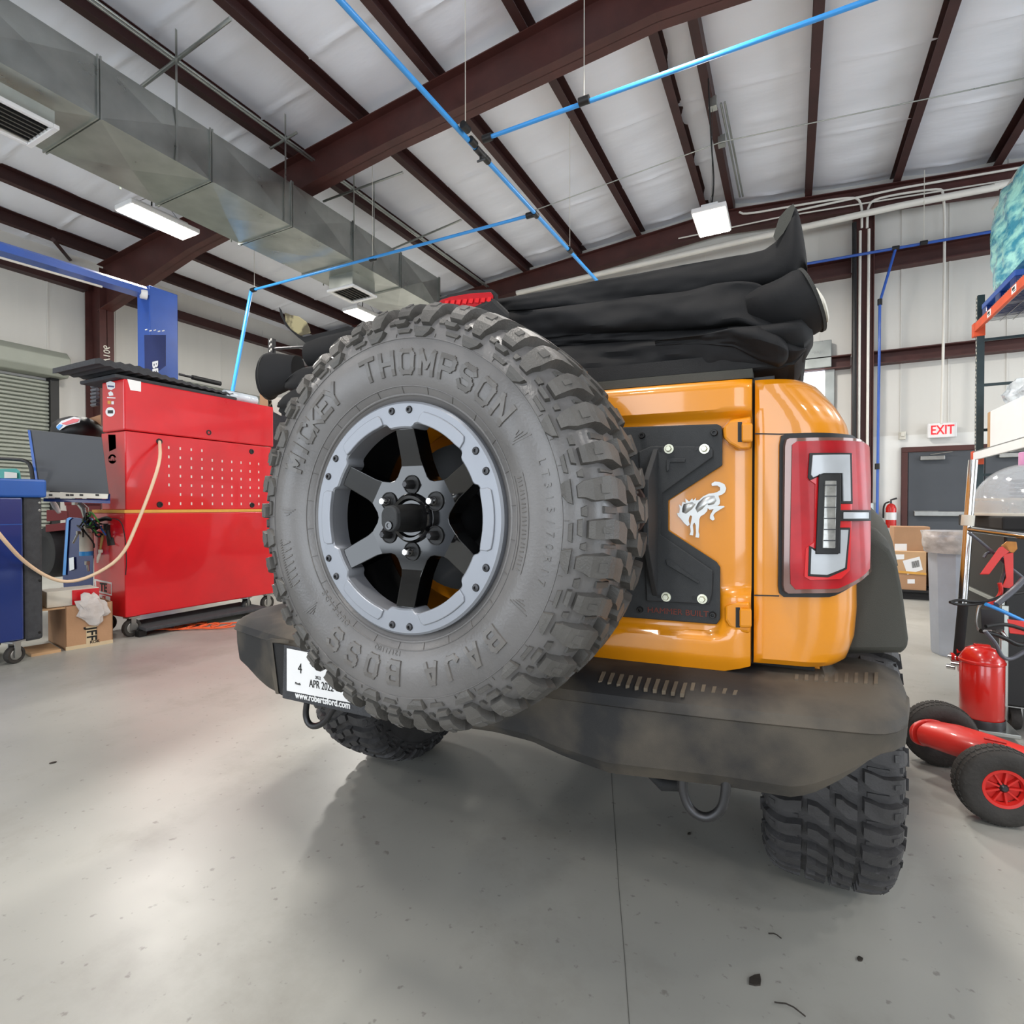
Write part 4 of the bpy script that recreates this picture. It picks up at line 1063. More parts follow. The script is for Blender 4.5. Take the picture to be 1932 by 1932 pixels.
# ------------------------------------------------------------------ folded soft top
from mathutils import noise
st_root = obj('soft_top', MB().box((XC - .78, 1.30, ztop + .05), (XC + .78, 2.0, ztop + .16)), 'fabric', suv, bevel=.03)
def fold(tops, bots, y0, dep, nm='fabric_fold', m='fabric', wrk=.006, seed=1, nose=.6, back=None, n=60):
    """fold traced by its upper and lower edge; section is a rounded wedge running back"""
    rnd = random.Random(seed); ph = [rnd.uniform(0, 6) for _ in range(6)]
    def interp(L_, x):
        for (a, b), (c, d) in zip(L_, L_[1:]):
            if a <= x <= c: 
                t = (x - a) / (c - a) if c > a else 0; return b + (d - b) * t
        return L_[-1][1] if x > L_[-1][0] else L_[0][1]
    xa, xb = tops[0][0], tops[-1][0]; rings = []
    for i in range(n + 1):
        x = xa + (xb - xa) * i / n
        t_ = at(x, interp(tops, x), Y=y0); b_ = at(x, interp(bots, x), Y=y0)
        ef = min(1, (n - i + .3) / 5) ** .5; dep_ = dep * ef; h_ = max(.004, (t_.z - b_.z) / 2) * ef; zc = (t_.z + b_.z) / 2; cx = (t_.x + b_.x) / 2
        ring_ = []
        for j in range(20):
            a = 2 * PI * j / 20; ca, sa = math.cos(a), math.sin(a)
            yy = y0 + (-ca * h_ * nose if ca > 0 else -ca * dep_)
            zz = zc + sa * h_ * (1 if ca > -.2 else (1 - .25 * (-ca)))
            wv = wrk * (math.sin(cx * 9 + ph[0] + sa * 2) + .6 * math.sin(cx * 23 + ph[1] + a * 2) + .5 * math.sin(cx * 5 + a * 3 + ph[2]) + 1.6 * noise.noise(Vector((cx * 7 + seed, sa * 4 + cx * 3, seed))) + 1.0 * noise.noise(Vector((cx * 22, sa * 7 - cx * 12, seed))))
            ring_.append((cx, yy + wv * (1 if ca > 0 else 0), zz + wv * .25 * (ca > -.3)))
        rings.append(ring_)
    mb = MB(); mb.loft(rings); o = obj(nm, mb, m, st_root, smooth=60)
    sbd = o.modifiers.new('sub', 'SUBSURF'); sbd.levels = 1; sbd.render_levels = 1
    return o
ZZ = lambda L_: [(480 + a / 1.725, 360 + b / 1.725) for a, b in L_]
fold(ZZ([(640, 365), (800, 350), (1100, 295), (1400, 240), (1600, 205), (1660, 190), (1700, 160), (1730, 95), (1752, 35), (1768, 15), (1780, 60), (1795, 150), (1802, 240)]),
     ZZ([(640, 400), (800, 395), (1100, 372), (1400, 345), (1600, 318), (1680, 305), (1720, 300), (1750, 300), (1760, 300), (1770, 298), (1780, 290), (1795, 280), (1802, 262)]), 1.30, .5, wrk=.003, seed=2, nose=.35, n=90)
fold(ZZ([(640, 400), (900, 390), (1200, 350), (1400, 325), (1500, 300), (1580, 292), (1640, 300), (1700, 330), (1740, 360)]),
     ZZ([(640, 500), (900, 485), (1200, 462), (1400, 452), (1500, 445), (1580, 432), (1640, 452), (1700, 474), (1740, 478)]), 1.27, .5, wrk=.007, seed=3, nose=.5)
fold(ZZ([(640, 480), (900, 478), (1200, 455), (1400, 440), (1600, 425), (1700, 460)]),
     ZZ([(640, 525), (900, 515), (1200, 500), (1400, 492), (1600, 480), (1700, 500)]), 1.285, .5, wrk=.006, seed=4, nose=.6)
fold(ZZ([(640, 520), (900, 512), (1200, 490), (1400, 480), (1600, 445), (1700, 462), (1760, 475), (1800, 500)]),
     ZZ([(640, 606), (1100, 604), (1300, 600), (1500, 590), (1640, 585), (1760, 578), (1790, 545), (1800, 520)]), 1.27, .5, wrk=.008, seed=5, nose=.5)
# draped twist running down to the right
fold(ZZ([(1300, 488), (1450, 470), (1560, 445), (1640, 440), (1740, 470)]), ZZ([(1300, 506), (1450, 500), (1560, 510), (1640, 550), (1740, 580)]), 1.25, .2, wrk=.006, seed=6, nose=.8)
# sleeve (cuff) at the right end, with the pale tube end in it
def cuff2(st, y0, nm, m, parent=None, amp=.06, n=40, cap=True):
    """stations: centre px, half vector px, depth radius"""
    mb = MB(); rings = []
    for i, (cx_, cy_, hx, hy, dr) in enumerate(st):
        c_ = at(cx_, cy_, Y=y0); t_ = at(cx_ + hx, cy_ + hy, Y=y0) - c_
        rg = []
        for j in range(n):
            a = 2 * PI * j / n; w_ = 1 + amp * (math.sin(3 * a + i * .7) * .6 + math.sin(5 * a + i * 1.3 + 1) * .4)
            rg.append(c_ + t_ * math.cos(a) * w_ + Vector((0, dr * math.sin(a) * w_, 0)))
        rings.append(rg)
    mb.loft(rings, caps=cap); return obj(nm, mb, m, st_root, smooth=60)
cuff2([(1412, 592, 6, 34, .05), (1440, 590, 10, 44, .07), (1468, 588, 17, 48, .085), (1492, 583, 22, 52, .09), (1514, 574, 25, 53, .09), (1530, 568, 26, 50, .088)], 1.30, 'fabric_cuff', 'fabric')
cuff2([(1527, 569, 27, 53, .092), (1533, 566, 27, 53, .092), (1535, 565.5, 22, 46, .08), (1530, 567, 20, 44, .075)], 1.30, 'cuff_hem', 'fabric_edge', amp=0)
cuff2([(1525, 570, 14, 34, .05), (1550, 576, 12, 30, .045), (1556, 580, 8, 22, .035)], 1.31, 'tube_end', 'offwhite', amp=0)
cuff2([(1534, 573, 15, 36, .055), (1540, 575, 15, 36, .055)], 1.31, 'tube_ring', 'offwhite', amp=0)
cuff2([(1380, 640, 2, 12, .08), (1430, 650, 4, 26, .10), (1480, 652, 4, 34, .11), (1512, 645, 5, 34, .10), (1530, 632, 4, 18, .06)], 1.33, 'fabric_fold', 'fabric', amp=.1)
# inner lining seen in the raised tip
mb = patch([(1459, 446), (1470, 410), (1484, 394), (1497, 384), (1500, 392), (1492, 415), (1478, 440), (1464, 455)], lambda u, v, h: at(u, v, Y=1.285 - h), 0, .004)
obj('lining', mb, 'flare', st_root)
# the same folds carried on behind the spare wheel to the left corner
for (zc_f, rz_f, y_f, sd_f) in ((ztop + .10, .055, 1.32, 21), (ztop + .18, .055, 1.35, 22), (ztop + .245, .045, 1.40, 23)):
    mb = MB(); rings = []
    for i in range(33):
        t = i / 32; x = -1.62 + t * 1.05; e = min(1, (i + .4) / 3) ** .5; rg = []
        for j in range(20):
            a = 2 * PI * j / 20; ca, sa = math.cos(a), math.sin(a)
            nz_ = .012 * noise.noise(Vector((x * 6, sa * 3, sd_f)))
            rg.append((x, y_f + (-ca * rz_f * .7 if ca > 0 else -ca * .45) * e + nz_, zc_f + sa * rz_f * e + nz_ - .05 * (1 - t) * (1 if sd_f == 23 else .3)))
        rings.append(rg)
    mb.loft(rings); obj('fabric_fold', mb, 'fabric', st_root, smooth=60)
# left end of the folded top
sc = lambda a, b: (480 + a / 5.08, 560 + b / 5.08)
l0 = at(*sc(420, 700), Y=1.42); l1 = at(*sc(250, 735), Y=1.40); l2 = at(*sc(150, 765), Y=1.39); l3 = at(*sc(115, 775), Y=1.38)
mb = MB(); rings = []
for i, (c_, r_) in enumerate(((l0, .055), (l1, .075), (l2, .085), (l3, .080), (l3 + Vector((-.01, 0, 0)), .06))):
    rings.append([(c_.x, c_.y + r_ * .6 * math.cos(2 * PI * j / 32), c_.z + r_ * math.sin(2 * PI * j / 32) * (1 + .06 * math.sin(3 * j * 2 * PI / 32 + i))) for j in range(32)])
mb.loft(rings); obj('fabric_cuff', mb, 'fabric', st_root, smooth=60)
mb = MB(); mb.loft([[(c_.x, c_.y + r_ * .6 * math.cos(2 * PI * j / 32), c_.z + r_ * math.sin(2 * PI * j / 32)) for j in range(32)] for c_, r_ in ((l2, .088), (l2 + Vector((-.012, 0, 0)), .088))]); obj('cuff_hem', mb, 'fabric_edge', st_root, smooth=40)
for q_ in ([sc(560, 560), sc(700, 540), sc(1000, 480), sc(1300, 400), sc(1500, 380)],):
    mb = MB(); mb.tube([at(a, b, Y=1.42) for a, b in q_], [.05, .06, .06, .06, .06], 20); obj('fabric_roll', mb, 'fabric', st_root, smooth=50)
fp = [sc(*q) for q in ((235, 95), (262, 130), (280, 190), (320, 260), (400, 340), (470, 385), (700, 330), (900, 280), (1000, 300), (1000, 480), (700, 520), (540, 510), (500, 450), (420, 390), (300, 280), (250, 180))]
obj('fabric_flap', patch(fp, lambda u, v, h: at(u, v, Y=1.40 - h), -.03, 0), 'fabric', st_root, bevel=.006)
fp = [sc(*q) for q in ((290, 150), (340, 170), (430, 190), (500, 240), (530, 300), (540, 350), (440, 375), (350, 310), (300, 240))]
obj('lining', patch(fp, lambda u, v, h: at(u, v, Y=1.395 - h), -.01, .0), 'camo', st_root, bevel=.003)
# ================================================================== OVERHEAD THINGS
# ---- air duct
X1, X2 = -6.3, -7.42; zb, zt_d = 1.1 + .631 * 6.3, 1.1 + .727 * 6.3
jy = [at(px, 300, X=X1).y for px in (187, 397, 548, 665)]
js = (jy[3] - jy[0]) / 3
ys = [jy[0] + js * k for k in range(-5, 6)]
duct = thing('air_duct', 'rectangular galvanised sheet metal air duct hanging under the roof', 'duct', (X1, 3, zb))
for a, b in zip(ys, ys[1:]):
    mb = MB()   # cross-broken sheets: centre of each face stands a little proud
    def face(p00, p10, p11, p01, nrm):
        c = (p00 + p10 + p11 + p01) / 4 + nrm * .04
        mb.add([p00, p10, p11, p01, c], [(0, 1, 4), (1, 2, 4), (2, 3, 4), (3, 0, 4)])
    V3 = Vector
    face(V3((X1, a, zb)), V3((X1, b, zb)), V3((X1, b, zt_d)), V3((X1, a, zt_d)), V3((1, 0, 0)))
    face(V3((X2, a, zb)), V3((X2, b, zb)), V3((X1, b, zb)), V3((X1, a, zb)), V3((0, 0, -1)))
    face(V3((X2, a, zt_d)), V3((X2, b, zt_d)), V3((X2, b, zb)), V3((X2, a, zb)), V3((-1, 0, 0)))
    face(V3((X1, a, zt_d)), V3((X1, b, zt_d)), V3((X2, b, zt_d)), V3((X2, a, zt_d)), V3((0, 0, 1)))
    obj('duct_section', mb, 'galv', duct)
for y in ys:
    mb = MB(); e = .022
    for dy in (-.022, .006):
        mb.box((X2 - e, y + dy, zb - e), (X1 + e, y + dy + .014, zb - .0005)); mb.box((X1 + .0005, y + dy, zb + .0005), (X1 + e, y + dy + .014, zt_d + e)); mb.box((X2 - e, y + dy, zb + .0005), (X2 - .0005, y + dy + .014, zt_d + e))
    obj('duct_flange', mb, 'galv', duct)
for px in (333, 538, 667, 705):
    y = at(px, 200, X=X1 + .03).y
    mb = MB(); mb.box((X1 + .03, y - .012, zb - .02), (X1 + .034, y + .012, roof(X1))); mb.box((X2 - .034, y - .012, zb - .02), (X2 - .03, y + .012, roof(X2))); obj('hanger_strap', mb, 'galv', duct)
def diffuser(cx, cy, zz, lbl):
    t = thing('air_diffuser', lbl, 'vent', (cx, cy, zz), 'air diffusers under the duct')
    s = .30; mb = MB(); mb.loft([[(cx - s * .9, cy - s * .9, zb), (cx + s * .9, cy - s * .9, zb), (cx + s * .9, cy + s * .9, zb), (cx - s * .9, cy + s * .9, zb)], [(cx - s * .9, cy - s * .9, zz + .04), (cx + s * .9, cy - s * .9, zz + .04), (cx + s * .9, cy + s * .9, zz + .04), (cx - s * .9, cy + s * .9, zz + .04)]], caps=False)
    obj('duct_drop', mb, 'galv', t)
    mb = MB()
    for a, b, c, d in ((-s, -s, s, -s + .05), (-s, s - .05, s, s), (-s, -s + .0505, -s + .05, s - .0505), (s - .05, -s + .0505, s, s - .0505)): mb.box((cx + a, cy + b, zz), (cx + c, cy + d, zz + .04))
    obj('vent_frame', mb, 'white', t, bevel=.006)
    for k in range(7):
        x = cx - s + .08 + k * (2 * s - .16) / 6; mb = MB(); mb.add([(x - .02, cy - s + .05, zz + .035), (x + .02, cy - s + .05, zz + .005), (x + .02, cy + s - .05, zz + .005), (x - .02, cy + s - .05, zz + .035), (x - .02, cy - s + .05, zz + .038), (x + .02, cy - s + .05, zz + .008), (x + .02, cy + s - .05, zz + .008), (x - .02, cy + s - .05, zz + .038)], [(0, 1, 2, 3), (4, 5, 6, 7), (0, 1, 5, 4), (2, 3, 7, 6)]); obj('vane', mb, 'offwhite', t)
    mb = MB(); mb.box((cx - s + .05, cy - s + .05, zz + .05), (cx + s - .05, cy + s - .05, zz + .06)); obj('vent_back', mb, 'matte_black', t)
p = at(18, 222, Z=zb - .18); diffuser(-6.83, p.y - .0, zb - .2, 'white louvred air diffuser under the duct at the left edge')
p = at(664, 548, Z=zb - .25); diffuser(-6.83, p.y + .1, zb - .28, 'small square air diffuser under the duct, above the spare wheel')
# ---- high bay lamps in view
def lamp(cx, cy, zz, sx, sy, lbl, rz=0, power=240):
    t = thing('high_bay_lamp', lbl, 'lamp', (cx, cy, zz), 'lit high bay lamps')
    mb = MB(); mb.box((cx - sx / 2, cy - sy / 2, zz), (cx + sx / 2, cy + sy / 2, zz + .07)); mb.box((cx - sx / 4, cy - sy / 2.6, zz + .07), (cx + sx / 4, cy + sy / 2.6, zz + .14)); obj('housing', mb, 'white', t, bevel=.012)
    mb = MB(); mb.box((cx - sx / 2 + .02, cy - sy / 2 + .02, zz - .012), (cx + sx / 2 - .02, cy + sy / 2 - .02, zz + .001)); obj('diffuser', mb, 'lamp', t, bevel=.006)
    mb = MB(); zr_ = roof(cx) + .24
    for dy in (-sy / 3, sy / 3): mb.tube([(cx, cy + dy, zz + .14), (cx, cy, zz + .4)], .003, 5)
    mb.tube([(cx, cy, zz + .4), (cx, cy, zr_)], .004, 5); obj('hanging_wire', mb, 'dark_steel', t)
    mb = MB(); mb.tube([(cx, cy - .1, zz + .13), (cx + .05, cy - .12, zz + .5), (cx + .02, cy - .3, zz + 1.0), (cx, cy - .5, zr_ + .01)], .01, 6, sm=2); obj('power_cord', mb, 'black', t)
    area('lamp_light', (cx, cy, zz - .03), (0, 0, 0), sx * .9, sy * .9, power, (1, .96, .9))
la = at(300, 420, Z=5.2); lamp(la.x, la.y, 5.2, .42, .95, 'bright lamp hanging just below the duct at upper left')
la = at(690, 598, Z=5.15); lamp(la.x, la.y, 5.15, .42, .95, 'small bright lamp just above the spare wheel, beyond the duct')
la = at(1343, 420, Z=5.2); lamp(la.x, la.y, 5.2, .46, .75, 'bright lamp hanging in front of the far roof beam, right of centre')
# ---- blue compressed air pipes
ZP = 4.9
j1 = at(905, 268, Z=ZP); xp = j1.x
pipe = thing('air_pipe', 'long blue compressed air pipe running away under the roof', 'pipe', (xp, 4, ZP))
p0 = at(640, 0, Z=ZP); dirv = (at(1120, 525, Z=ZP) - p0).normalized()
pA_, pB_ = p0 - dirv * 2.5, at(1125, 528, Z=ZP) + dirv * 1.5
mb = MB(); mb.tube([pA_, pB_], .026, 12); obj('pipe_run', mb, 'blue_pipe', pipe, smooth=60)
def clamp(p, ax, parent, r=.038, l=.05):
    mb = MB(); mb.tube([p - ax * l, p + ax * l], r, 12); obj('pipe_clamp', mb, 'black', parent, smooth=40)
for q in ((878, 240), (892, 268), (917, 300), (1010, 404), (1075, 472)): clamp(at(*q, Z=ZP), dirv, pipe)
mb = MB(); vq = at(908, 290, Z=ZP); mb.tube([vq - dirv * .12, vq + dirv * .12], .036, 12); mb.tube([vq, vq + Vector((0, 0, -.07))], .02, 8); mb.tube([vq + Vector((-.05, 0, -.07)), vq + Vector((.05, 0, -.07))], .012, 6); obj('shut_off_valve', mb, 'dark_steel', pipe, smooth=40)
def rod(px, py, z, parent, ztop=None, r=.004):
    p = at(px, py, Z=z); mb = MB(); mb.tube([p, (p.x, p.y, ztop or roof(p.x))], r, 6); obj('hanger_rod', mb, 'offwhite', parent)
rod(878, 240, ZP, pipe); rod(1075, 472, ZP, pipe)
xd = Vector((1, 0, 0))
b1 = thing('air_pipe', 'blue air pipe branching right across the roof bays', 'pipe', at(1102, 190, Z=ZP))
s0 = at(915, 262, Z=ZP); s1 = at(1640, 0, Z=ZP); d1 = (s1 - s0).normalized()
mb = MB(); mb.tube([s0, s1 + d1 * 2], .021, 12); obj('pipe_run', mb, 'blue_pipe', b1, smooth=60)
clamp(s0 + d1 * .03, d1, b1); clamp(at(1102, 190, Z=ZP), d1, b1); rod(1102, 190, ZP, b1)
b2 = thing('air_pipe', 'blue air pipe crossing left below the duct, then dropping behind the red cabinet', 'pipe', at(703, 488, Z=ZP))
s0 = at(1005, 405, Z=ZP); s1 = at(474, 548, Z=ZP); d2 = (s1 - s0).normalized()
low = at(438, 742, D=9.3)
mb = MB(); mb.tube([s0, s1], .021, 12); mb.tube([s1, low], .030, 12); obj('pipe_run', mb, 'blue_pipe', b2, smooth=60)
for q in ((1000, 406), (703, 488), (478, 547)): clamp(at(*q, Z=ZP), d2, b2)
rod(703, 488, ZP, b2); rod(480, 546, ZP, b2)
ZQ = 5.5
b3 = thing('air_pipe', 'thin blue air pipe along the far wall, dropping beside the exit door', 'pipe', at(1690, 470, Z=ZQ))
s0, s1 = at(1480, 505, Z=ZQ), at(1900, 432, Z=ZQ); d3 = (s1 - s0).normalized()
k1 = at(1690, 468, Z=ZQ); k2 = at(1660, 570, Y=k1.y); k3 = at(1655, 972, Y=k1.y)
mb = MB(); mb.tube([s0, s1], .024, 10); mb.tube([k1, k2, k3], .022, 10); obj('pipe_run', mb, 'lift_blue', b3, smooth=60)
for q, ax in ((k1, d3), (at(1743, 458, Z=ZQ), d3), (k2, Vector((0, 0, 1))), (at(1655, 880, Y=k1.y), Vector((0, 0, 1)))): clamp(q, ax, b3, .036, .05)
rod(1743, 458, ZQ, b3, r=.005)
mb = MB(); mb.tube([k3, k3 + Vector((-.1, 0, -.35)), k3 + Vector((-.05, 0, -.95))], [.03, .10, .13], 12); obj('hose_bundle', mb, 'offwhite', b3, smooth=50)

# ================================================================== LEFT SIDE
# ---- two post lift
pc = at(292, 600, D=6.45)
lift = thing('two_post_lift', 'blue two post vehicle lift behind the red cabinet, its top beam running left', 'lift', (pc.x, pc.y, 0))
ztl = at(292, 549, D=6.45).z
hw = .13
mb = MB(); mb.box((pc.x - hw, pc.y - .13, 0), (pc.x + hw, pc.y + .2, ztl)); post = obj('post', mb, 'lift_blue', lift, bevel=.012)
# post turned square to the camera
def pcam(px, py, d=6.30): return at(px, py, Y=pc.y - .145)
mb = patch([(272, 632), (313, 632), (313, 690), (273, 720), (273, 700)], lambda u, v, h: at(u, v, Y=pc.y - .132 - h), 0, .006); obj('post_cover', mb, 'lift_blue_dark', lift)
for q in ((276, 622), (284, 624), (292, 623), (300, 625), (308, 624)):
    mb = MB(); p = at(*q, Y=pc.y - .136); mb.box(p - Vector((.02, .003, .006)), p + Vector((.02, .003, .006))); obj('weld_mark', mb, 'white', lift)
tp = at(293, 690, Y=pc.y - .15)
flat_text('lettering', 'BENDPAK', at(293, 735, Y=pc.y - .142), (0, 0, -1), (1, 0, 0), .15, 'white', lift, .003, .035, 1.0)
# top beam going left/back towards the camera side
ba = at(275, 546, Y=pc.y - .12); bb = at(0, 461, X=ba.x - .10); dv = (bb - ba); bb = ba + dv * 1.6
mb = MB(); up_ = Vector((0, 0, 1)); sx_ = Vector((.09, 0, 0))
mb.loft([[p - sx_ + Vector((0, 0, .02)), p + sx_ * .3 + Vector((0, 0, .02)), p + sx_ + Vector((0, 0, -.02)), p + sx_ - Vector((0, 0, .09)), p - sx_ - Vector((0, 0, .09))] for p in (ba, bb)])
obj('top_beam', mb, 'lift_blue', lift)
mb = MB(); mb.tube([ba + Vector((.1, -.5, -.17)), bb + Vector((.1, 0, -.17))], .012, 8); obj('limit_bar', mb, 'offwhite', lift)
mb = MB(); mb.tube([at(272, 556, Y=pc.y - .16) - Vector((0, .04, 0)), at(272, 556, Y=pc.y - .16) + Vector((.02, .02, 0))], .055, 16); obj('pulley', mb, 'white', lift, smooth=40)
mb = MB(); mb.box((pc.x - .3, pc.y - .3, 0), (pc.x + .3, pc.y + .35, .02)); obj('base_plate', mb, 'lift_blue_dark', lift)

# ---- red tool cabinet
def W(px, py, **k): return at(px, py, **k)
cb = W(244, 1203, Z=.0); XC1 = W(237, 1166, Z=.17).x; YC1 = W(237, 1166, Z=.17).y
zb_c = .17; zt_c = W(234, 714, X=XC1).z; YC2 = W(516, 770, X=XC1).y; ZM = W(237, 812, X=XC1).z
XC2 = W(176, 1000, Y=YC1).x; XT2 = W(192, 730, Y=YC1).x
cab = thing('tool_cabinet', 'tall red rolling tool cabinet with pegholes and a yellow stripe', 'cabinet', ((XC1 + XC2) / 2, (YC1 + YC2) / 2, 0))
zs_ = W(237, 965, X=XC1).z
mb = MB(); mb.box((XC2, YC1, zb_c), (XC1, YC2, zs_ - .012)); obj('body', mb, 'red', cab, bevel=.01)
mb = MB(); mb.box((XC2 + .12, YC1 + .01, zs_ + .012), (XC1 - .004, YC2 - .02, ZM - .003)); hut = obj('hutch', mb, 'red', cab, bevel=.008)
mb = MB(); mb.box((XT2, YC1, ZM + .003), (XC1, YC2, zt_c)); obj('top_chest', mb, 'red', cab, bevel=.012)
mb = MB(); mb.box((XC2 - .01, YC1 - .004, zs_ - .013), (XC1 + .004, YC2 - .0, zs_ + .013)); obj('stripe', mb, 'stripe_yellow', cab)
# rows of pegholes
rr_ = random.Random(2)
for r_ in range(7):
    for c_ in range(10):
        if (r_ in (0,) and c_ > 3) or (r_ == 5 and c_ < 1): continue
        y = YC1 + .36 + c_ * (YC2 - YC1 - .48) / 9.6; z = W(326, 845, X=XC1).z - r_ * .083
        mb = MB(); mb.box((XC1 - .0045, y - .006, z - .012), (XC1 - .003, y + .006, z + .012)); obj('peghole', mb, 'offwhite', hut)
def grom(px, py):
    p = W(px, py, X=XC1); mb = MB(); mb.lathe([(0, .002), (.012, .002), (.014, .008), (.024, .008), (.027, 0)], Matrix.Translation((XC1 - .004, p.y, p.z)) @ Matrix(((0, 0, 1, 0), (1, 0, 0, 0), (0, 1, 0, 0), (0, 0, 0, 1))), 18); obj('grommet', mb, 'black', cab, smooth=40)
for q in ((301, 833), (394, 816), (475, 852), (302, 952), (476, 953)): grom(*q)
# stickers
def sticker(pts, y, m, name='sticker', off=.002, ax='y'):
    if ax == 'y': fn = lambda u, v, h: at(u, v, Y=y - h)
    else: fn = lambda u, v, h: at(u, v, X=y + h)
    return obj(name, patch(pts, fn, 0, off), m, cab)
def disc(cx, cy, rx, ry, n=16): return [(cx + rx * math.cos(2 * PI * i / n), cy + ry * math.sin(2 * PI * i / n)) for i in range(n)]
sticker([(200, 722), (208, 719), (217, 722), (217, 732), (210, 736), (203, 734)], YC1, 'white')
sticker([(203, 727), (215, 728), (215, 731), (203, 730)], YC1 - .002, 'cart_blue')
sticker([(204, 741), (209, 738), (213, 741), (214, 746), (206, 747)], YC1, 'white')
sticker([(202, 749), (218, 750), (218, 752), (202, 751)], YC1, 'white')
sticker([(203, 756), (209, 756), (209, 763), (203, 762)], YC1, 'stripe_yellow'); sticker([(210, 757), (215, 757), (215, 763), (210, 763)], YC1, 'white')
sticker(disc(208, 777, 9, 9), YC1, 'white'); sticker([(203, 774), (213, 774), (213, 780), (203, 780)], YC1 - .002, 'dark_steel')
sticker([(204, 820), (218, 820), (219, 846), (206, 852)], YC1 + .012, 'dark_steel')
sticker(disc(212, 866, 8, 9), YC1 + .012, 'white'); sticker([(209, 862), (212, 860), (215, 862), (216, 870), (213, 866), (210, 870)], YC1 + .01, 'red')
sticker([(240, 715), (266, 720), (266, 739), (246, 736)], XC1, 'white', ax='x')
sticker([(178, 1092), (211, 1099), (211, 1124), (180, 1116)], YC1, 'white'); sticker([(181, 1096), (209, 1102), (209, 1121), (182, 1113)], YC1 - .002, 'red')
flat_text('lettering', 'TE', at(195, 1109, Y=YC1 - .005), (1, 0, 0), (0, 0, 1), .10, 'black_text', cab, .001, .03)
sticker([(183, 1120), (208, 1126), (208, 1140), (184, 1134)], YC1, 'white'); flat_text('lettering', 'EF', at(196, 1130, Y=YC1 - .003), (1, 0, 0), (0, 0, 1), .06, 'red', cab, .001, .03)
sticker([(200, 1012), (214, 1014), (217, 1028), (203, 1030)], YC1, 'dark_steel')
def caster(parent, x, y, r=.075, w_=.04, ztop=.17, ang=0, m='tyre_small'):
    M = Matrix.Translation((x, y, r)) @ Matrix.Rotation(ang, 4, 'Z') @ Matrix(((0, 0, 1, 0), (1, 0, 0, 0), (0, 1, 0, 0), (0, 0, 0, 1)))
    mb = MB(); mb.lathe([(0, w_ / 2 - .004), (r * .68, w_ / 2 - .004), (r * .72, w_ / 2), (r * .94, w_ / 2), (r, w_ / 4), (r, -w_ / 4), (r * .94, -w_ / 2), (r * .72, -w_ / 2), (r * .68, -w_ / 2 + .004), (0, -w_ / 2 + .004)], M, 28); c_ = obj('caster', mb, m, parent, smooth=40)
    mb = MB(); mb.lathe([(0, w_ / 2 + .003), (r * .55, w_ / 2 - .001), (r * .62, w_ / 2 - .004)], M, 20); 
    k_ = Matrix.Translation((x, y, 0)) @ Matrix.Rotation(ang, 4, 'Z')
    mb.box((w_ / 2 + .004, -.02, r - .02), (w_ / 2 + .010, .02, ztop), k_); mb.box((-w_ / 2 - .010, -.02, r - .02), (-w_ / 2 - .004, .02, ztop), k_); mb.box((-w_ / 2 - .02, -.045, ztop - .012), (w_ / 2 + .02, .045, ztop), k_)
    obj('caster_fork', mb, 'steel', c_)
caster(cab, XC1 - .03, YC1 + .06, ang=.1); caster(cab, XC2 + .08, YC1 + .06); caster(cab, XC1 - .05, YC2 - .3, ang=.5, m='black'); caster(cab, XC1 - .04, YC2 - .06)
# foam sheet and tools on top
mb = MB(); zt0 = zt_c + .002
rings = []
prof_y = [YC1 - .22 + i * (YC2 - YC1 + .05) / 40 for i in range(41)]
for i, y in enumerate(prof_y):
    t = i / 40; hgt = .075 - .05 * t + .045 * math.exp(-((t - .22) / .13) ** 2)
    tooth = .012 * (i % 2)
    z0 = zt0 + .034 + .03 * (1 - t) + tooth
    rings.append([(XC2 - .15, y, z0), (XC1 + .03 - .1 * t, y, z0), (XC1 + .03 - .1 * t, y, z0 + hgt * .55), (XC2 - .15, y, z0 + hgt * .55)])
mb.loft(rings)
tag(obj('foam_sheet', mb, 'grey_foam', loc=(XC1 - .2, YC1, zt0)), 'dark grey corrugated foam sheet lying on top of the red cabinet', 'foam')
mb = MB(); mb.box((XC2 - .1, YC1 - .05, zt0), (XC1 - .03, YC2 - .4, zt0 + .032)); tag(obj('foam_sheet', mb, 'grey_foam', loc=(XC1 - .2, YC1 + .5, zt0), bevel=.01), 'flat dark foam sheet directly on the red cabinet, under the corrugated one', 'foam')
p1_, p2_ = at(338, 706, X=XC1 - .12), at(416, 724, X=XC1 - .12)
tw = thing('ratchet_tool', 'black handled tool lying on the foam above the red cabinet', 'tool', (p1_ + p2_) / 2)
mb = MB(); mb.tube([p1_, p1_ * .7 + p2_ * .3], .012, 8); obj('shaft', mb, 'dark_steel', tw, smooth=50)
mb = MB(); mb.tube([p1_ * .7 + p2_ * .3, p2_], .022, 10); obj('handle', mb, 'black', tw, smooth=50)
p1_ = at(440, 748, X=XC1 - .1)
tl_ = MB(); tl_.tube([p1_ + Vector((0, -.1, 0)), p1_ + Vector((0, .25, .0))], .05, 14); tag(obj('paper_roll', tl_, 'clear_wrap', loc=p1_, smooth=50), 'roll end poking up behind the far end of the red cabinet', 'roll')
# cream cable from the grommet swinging left
cp_ = [(301, 833, 4.55), (303, 868, 4.5), (283, 928, 4.42), (258, 990, 4.3), (232, 1050, 4.2), (180, 1085, 4.1), (130, 1100, 4.0), (90, 1090, 3.9), (45, 1060, 3.75), (15, 1028, 3.6), (-20, 985, 3.5), (-80, 930, 3.45), (-150, 880, 3.6)]
P = [at(a, b, D=d) for a, b, d in cp_]; P[0] = at(301, 833, X=XC1 + .002)
mb = MB(); mb.tube(P, .0125, 8, sm=2); tag(obj('power_cable', mb, 'cream_cable', loc=P[0], smooth=60), 'thick cream cable drooping from the red cabinet towards the blue cart', 'cable')
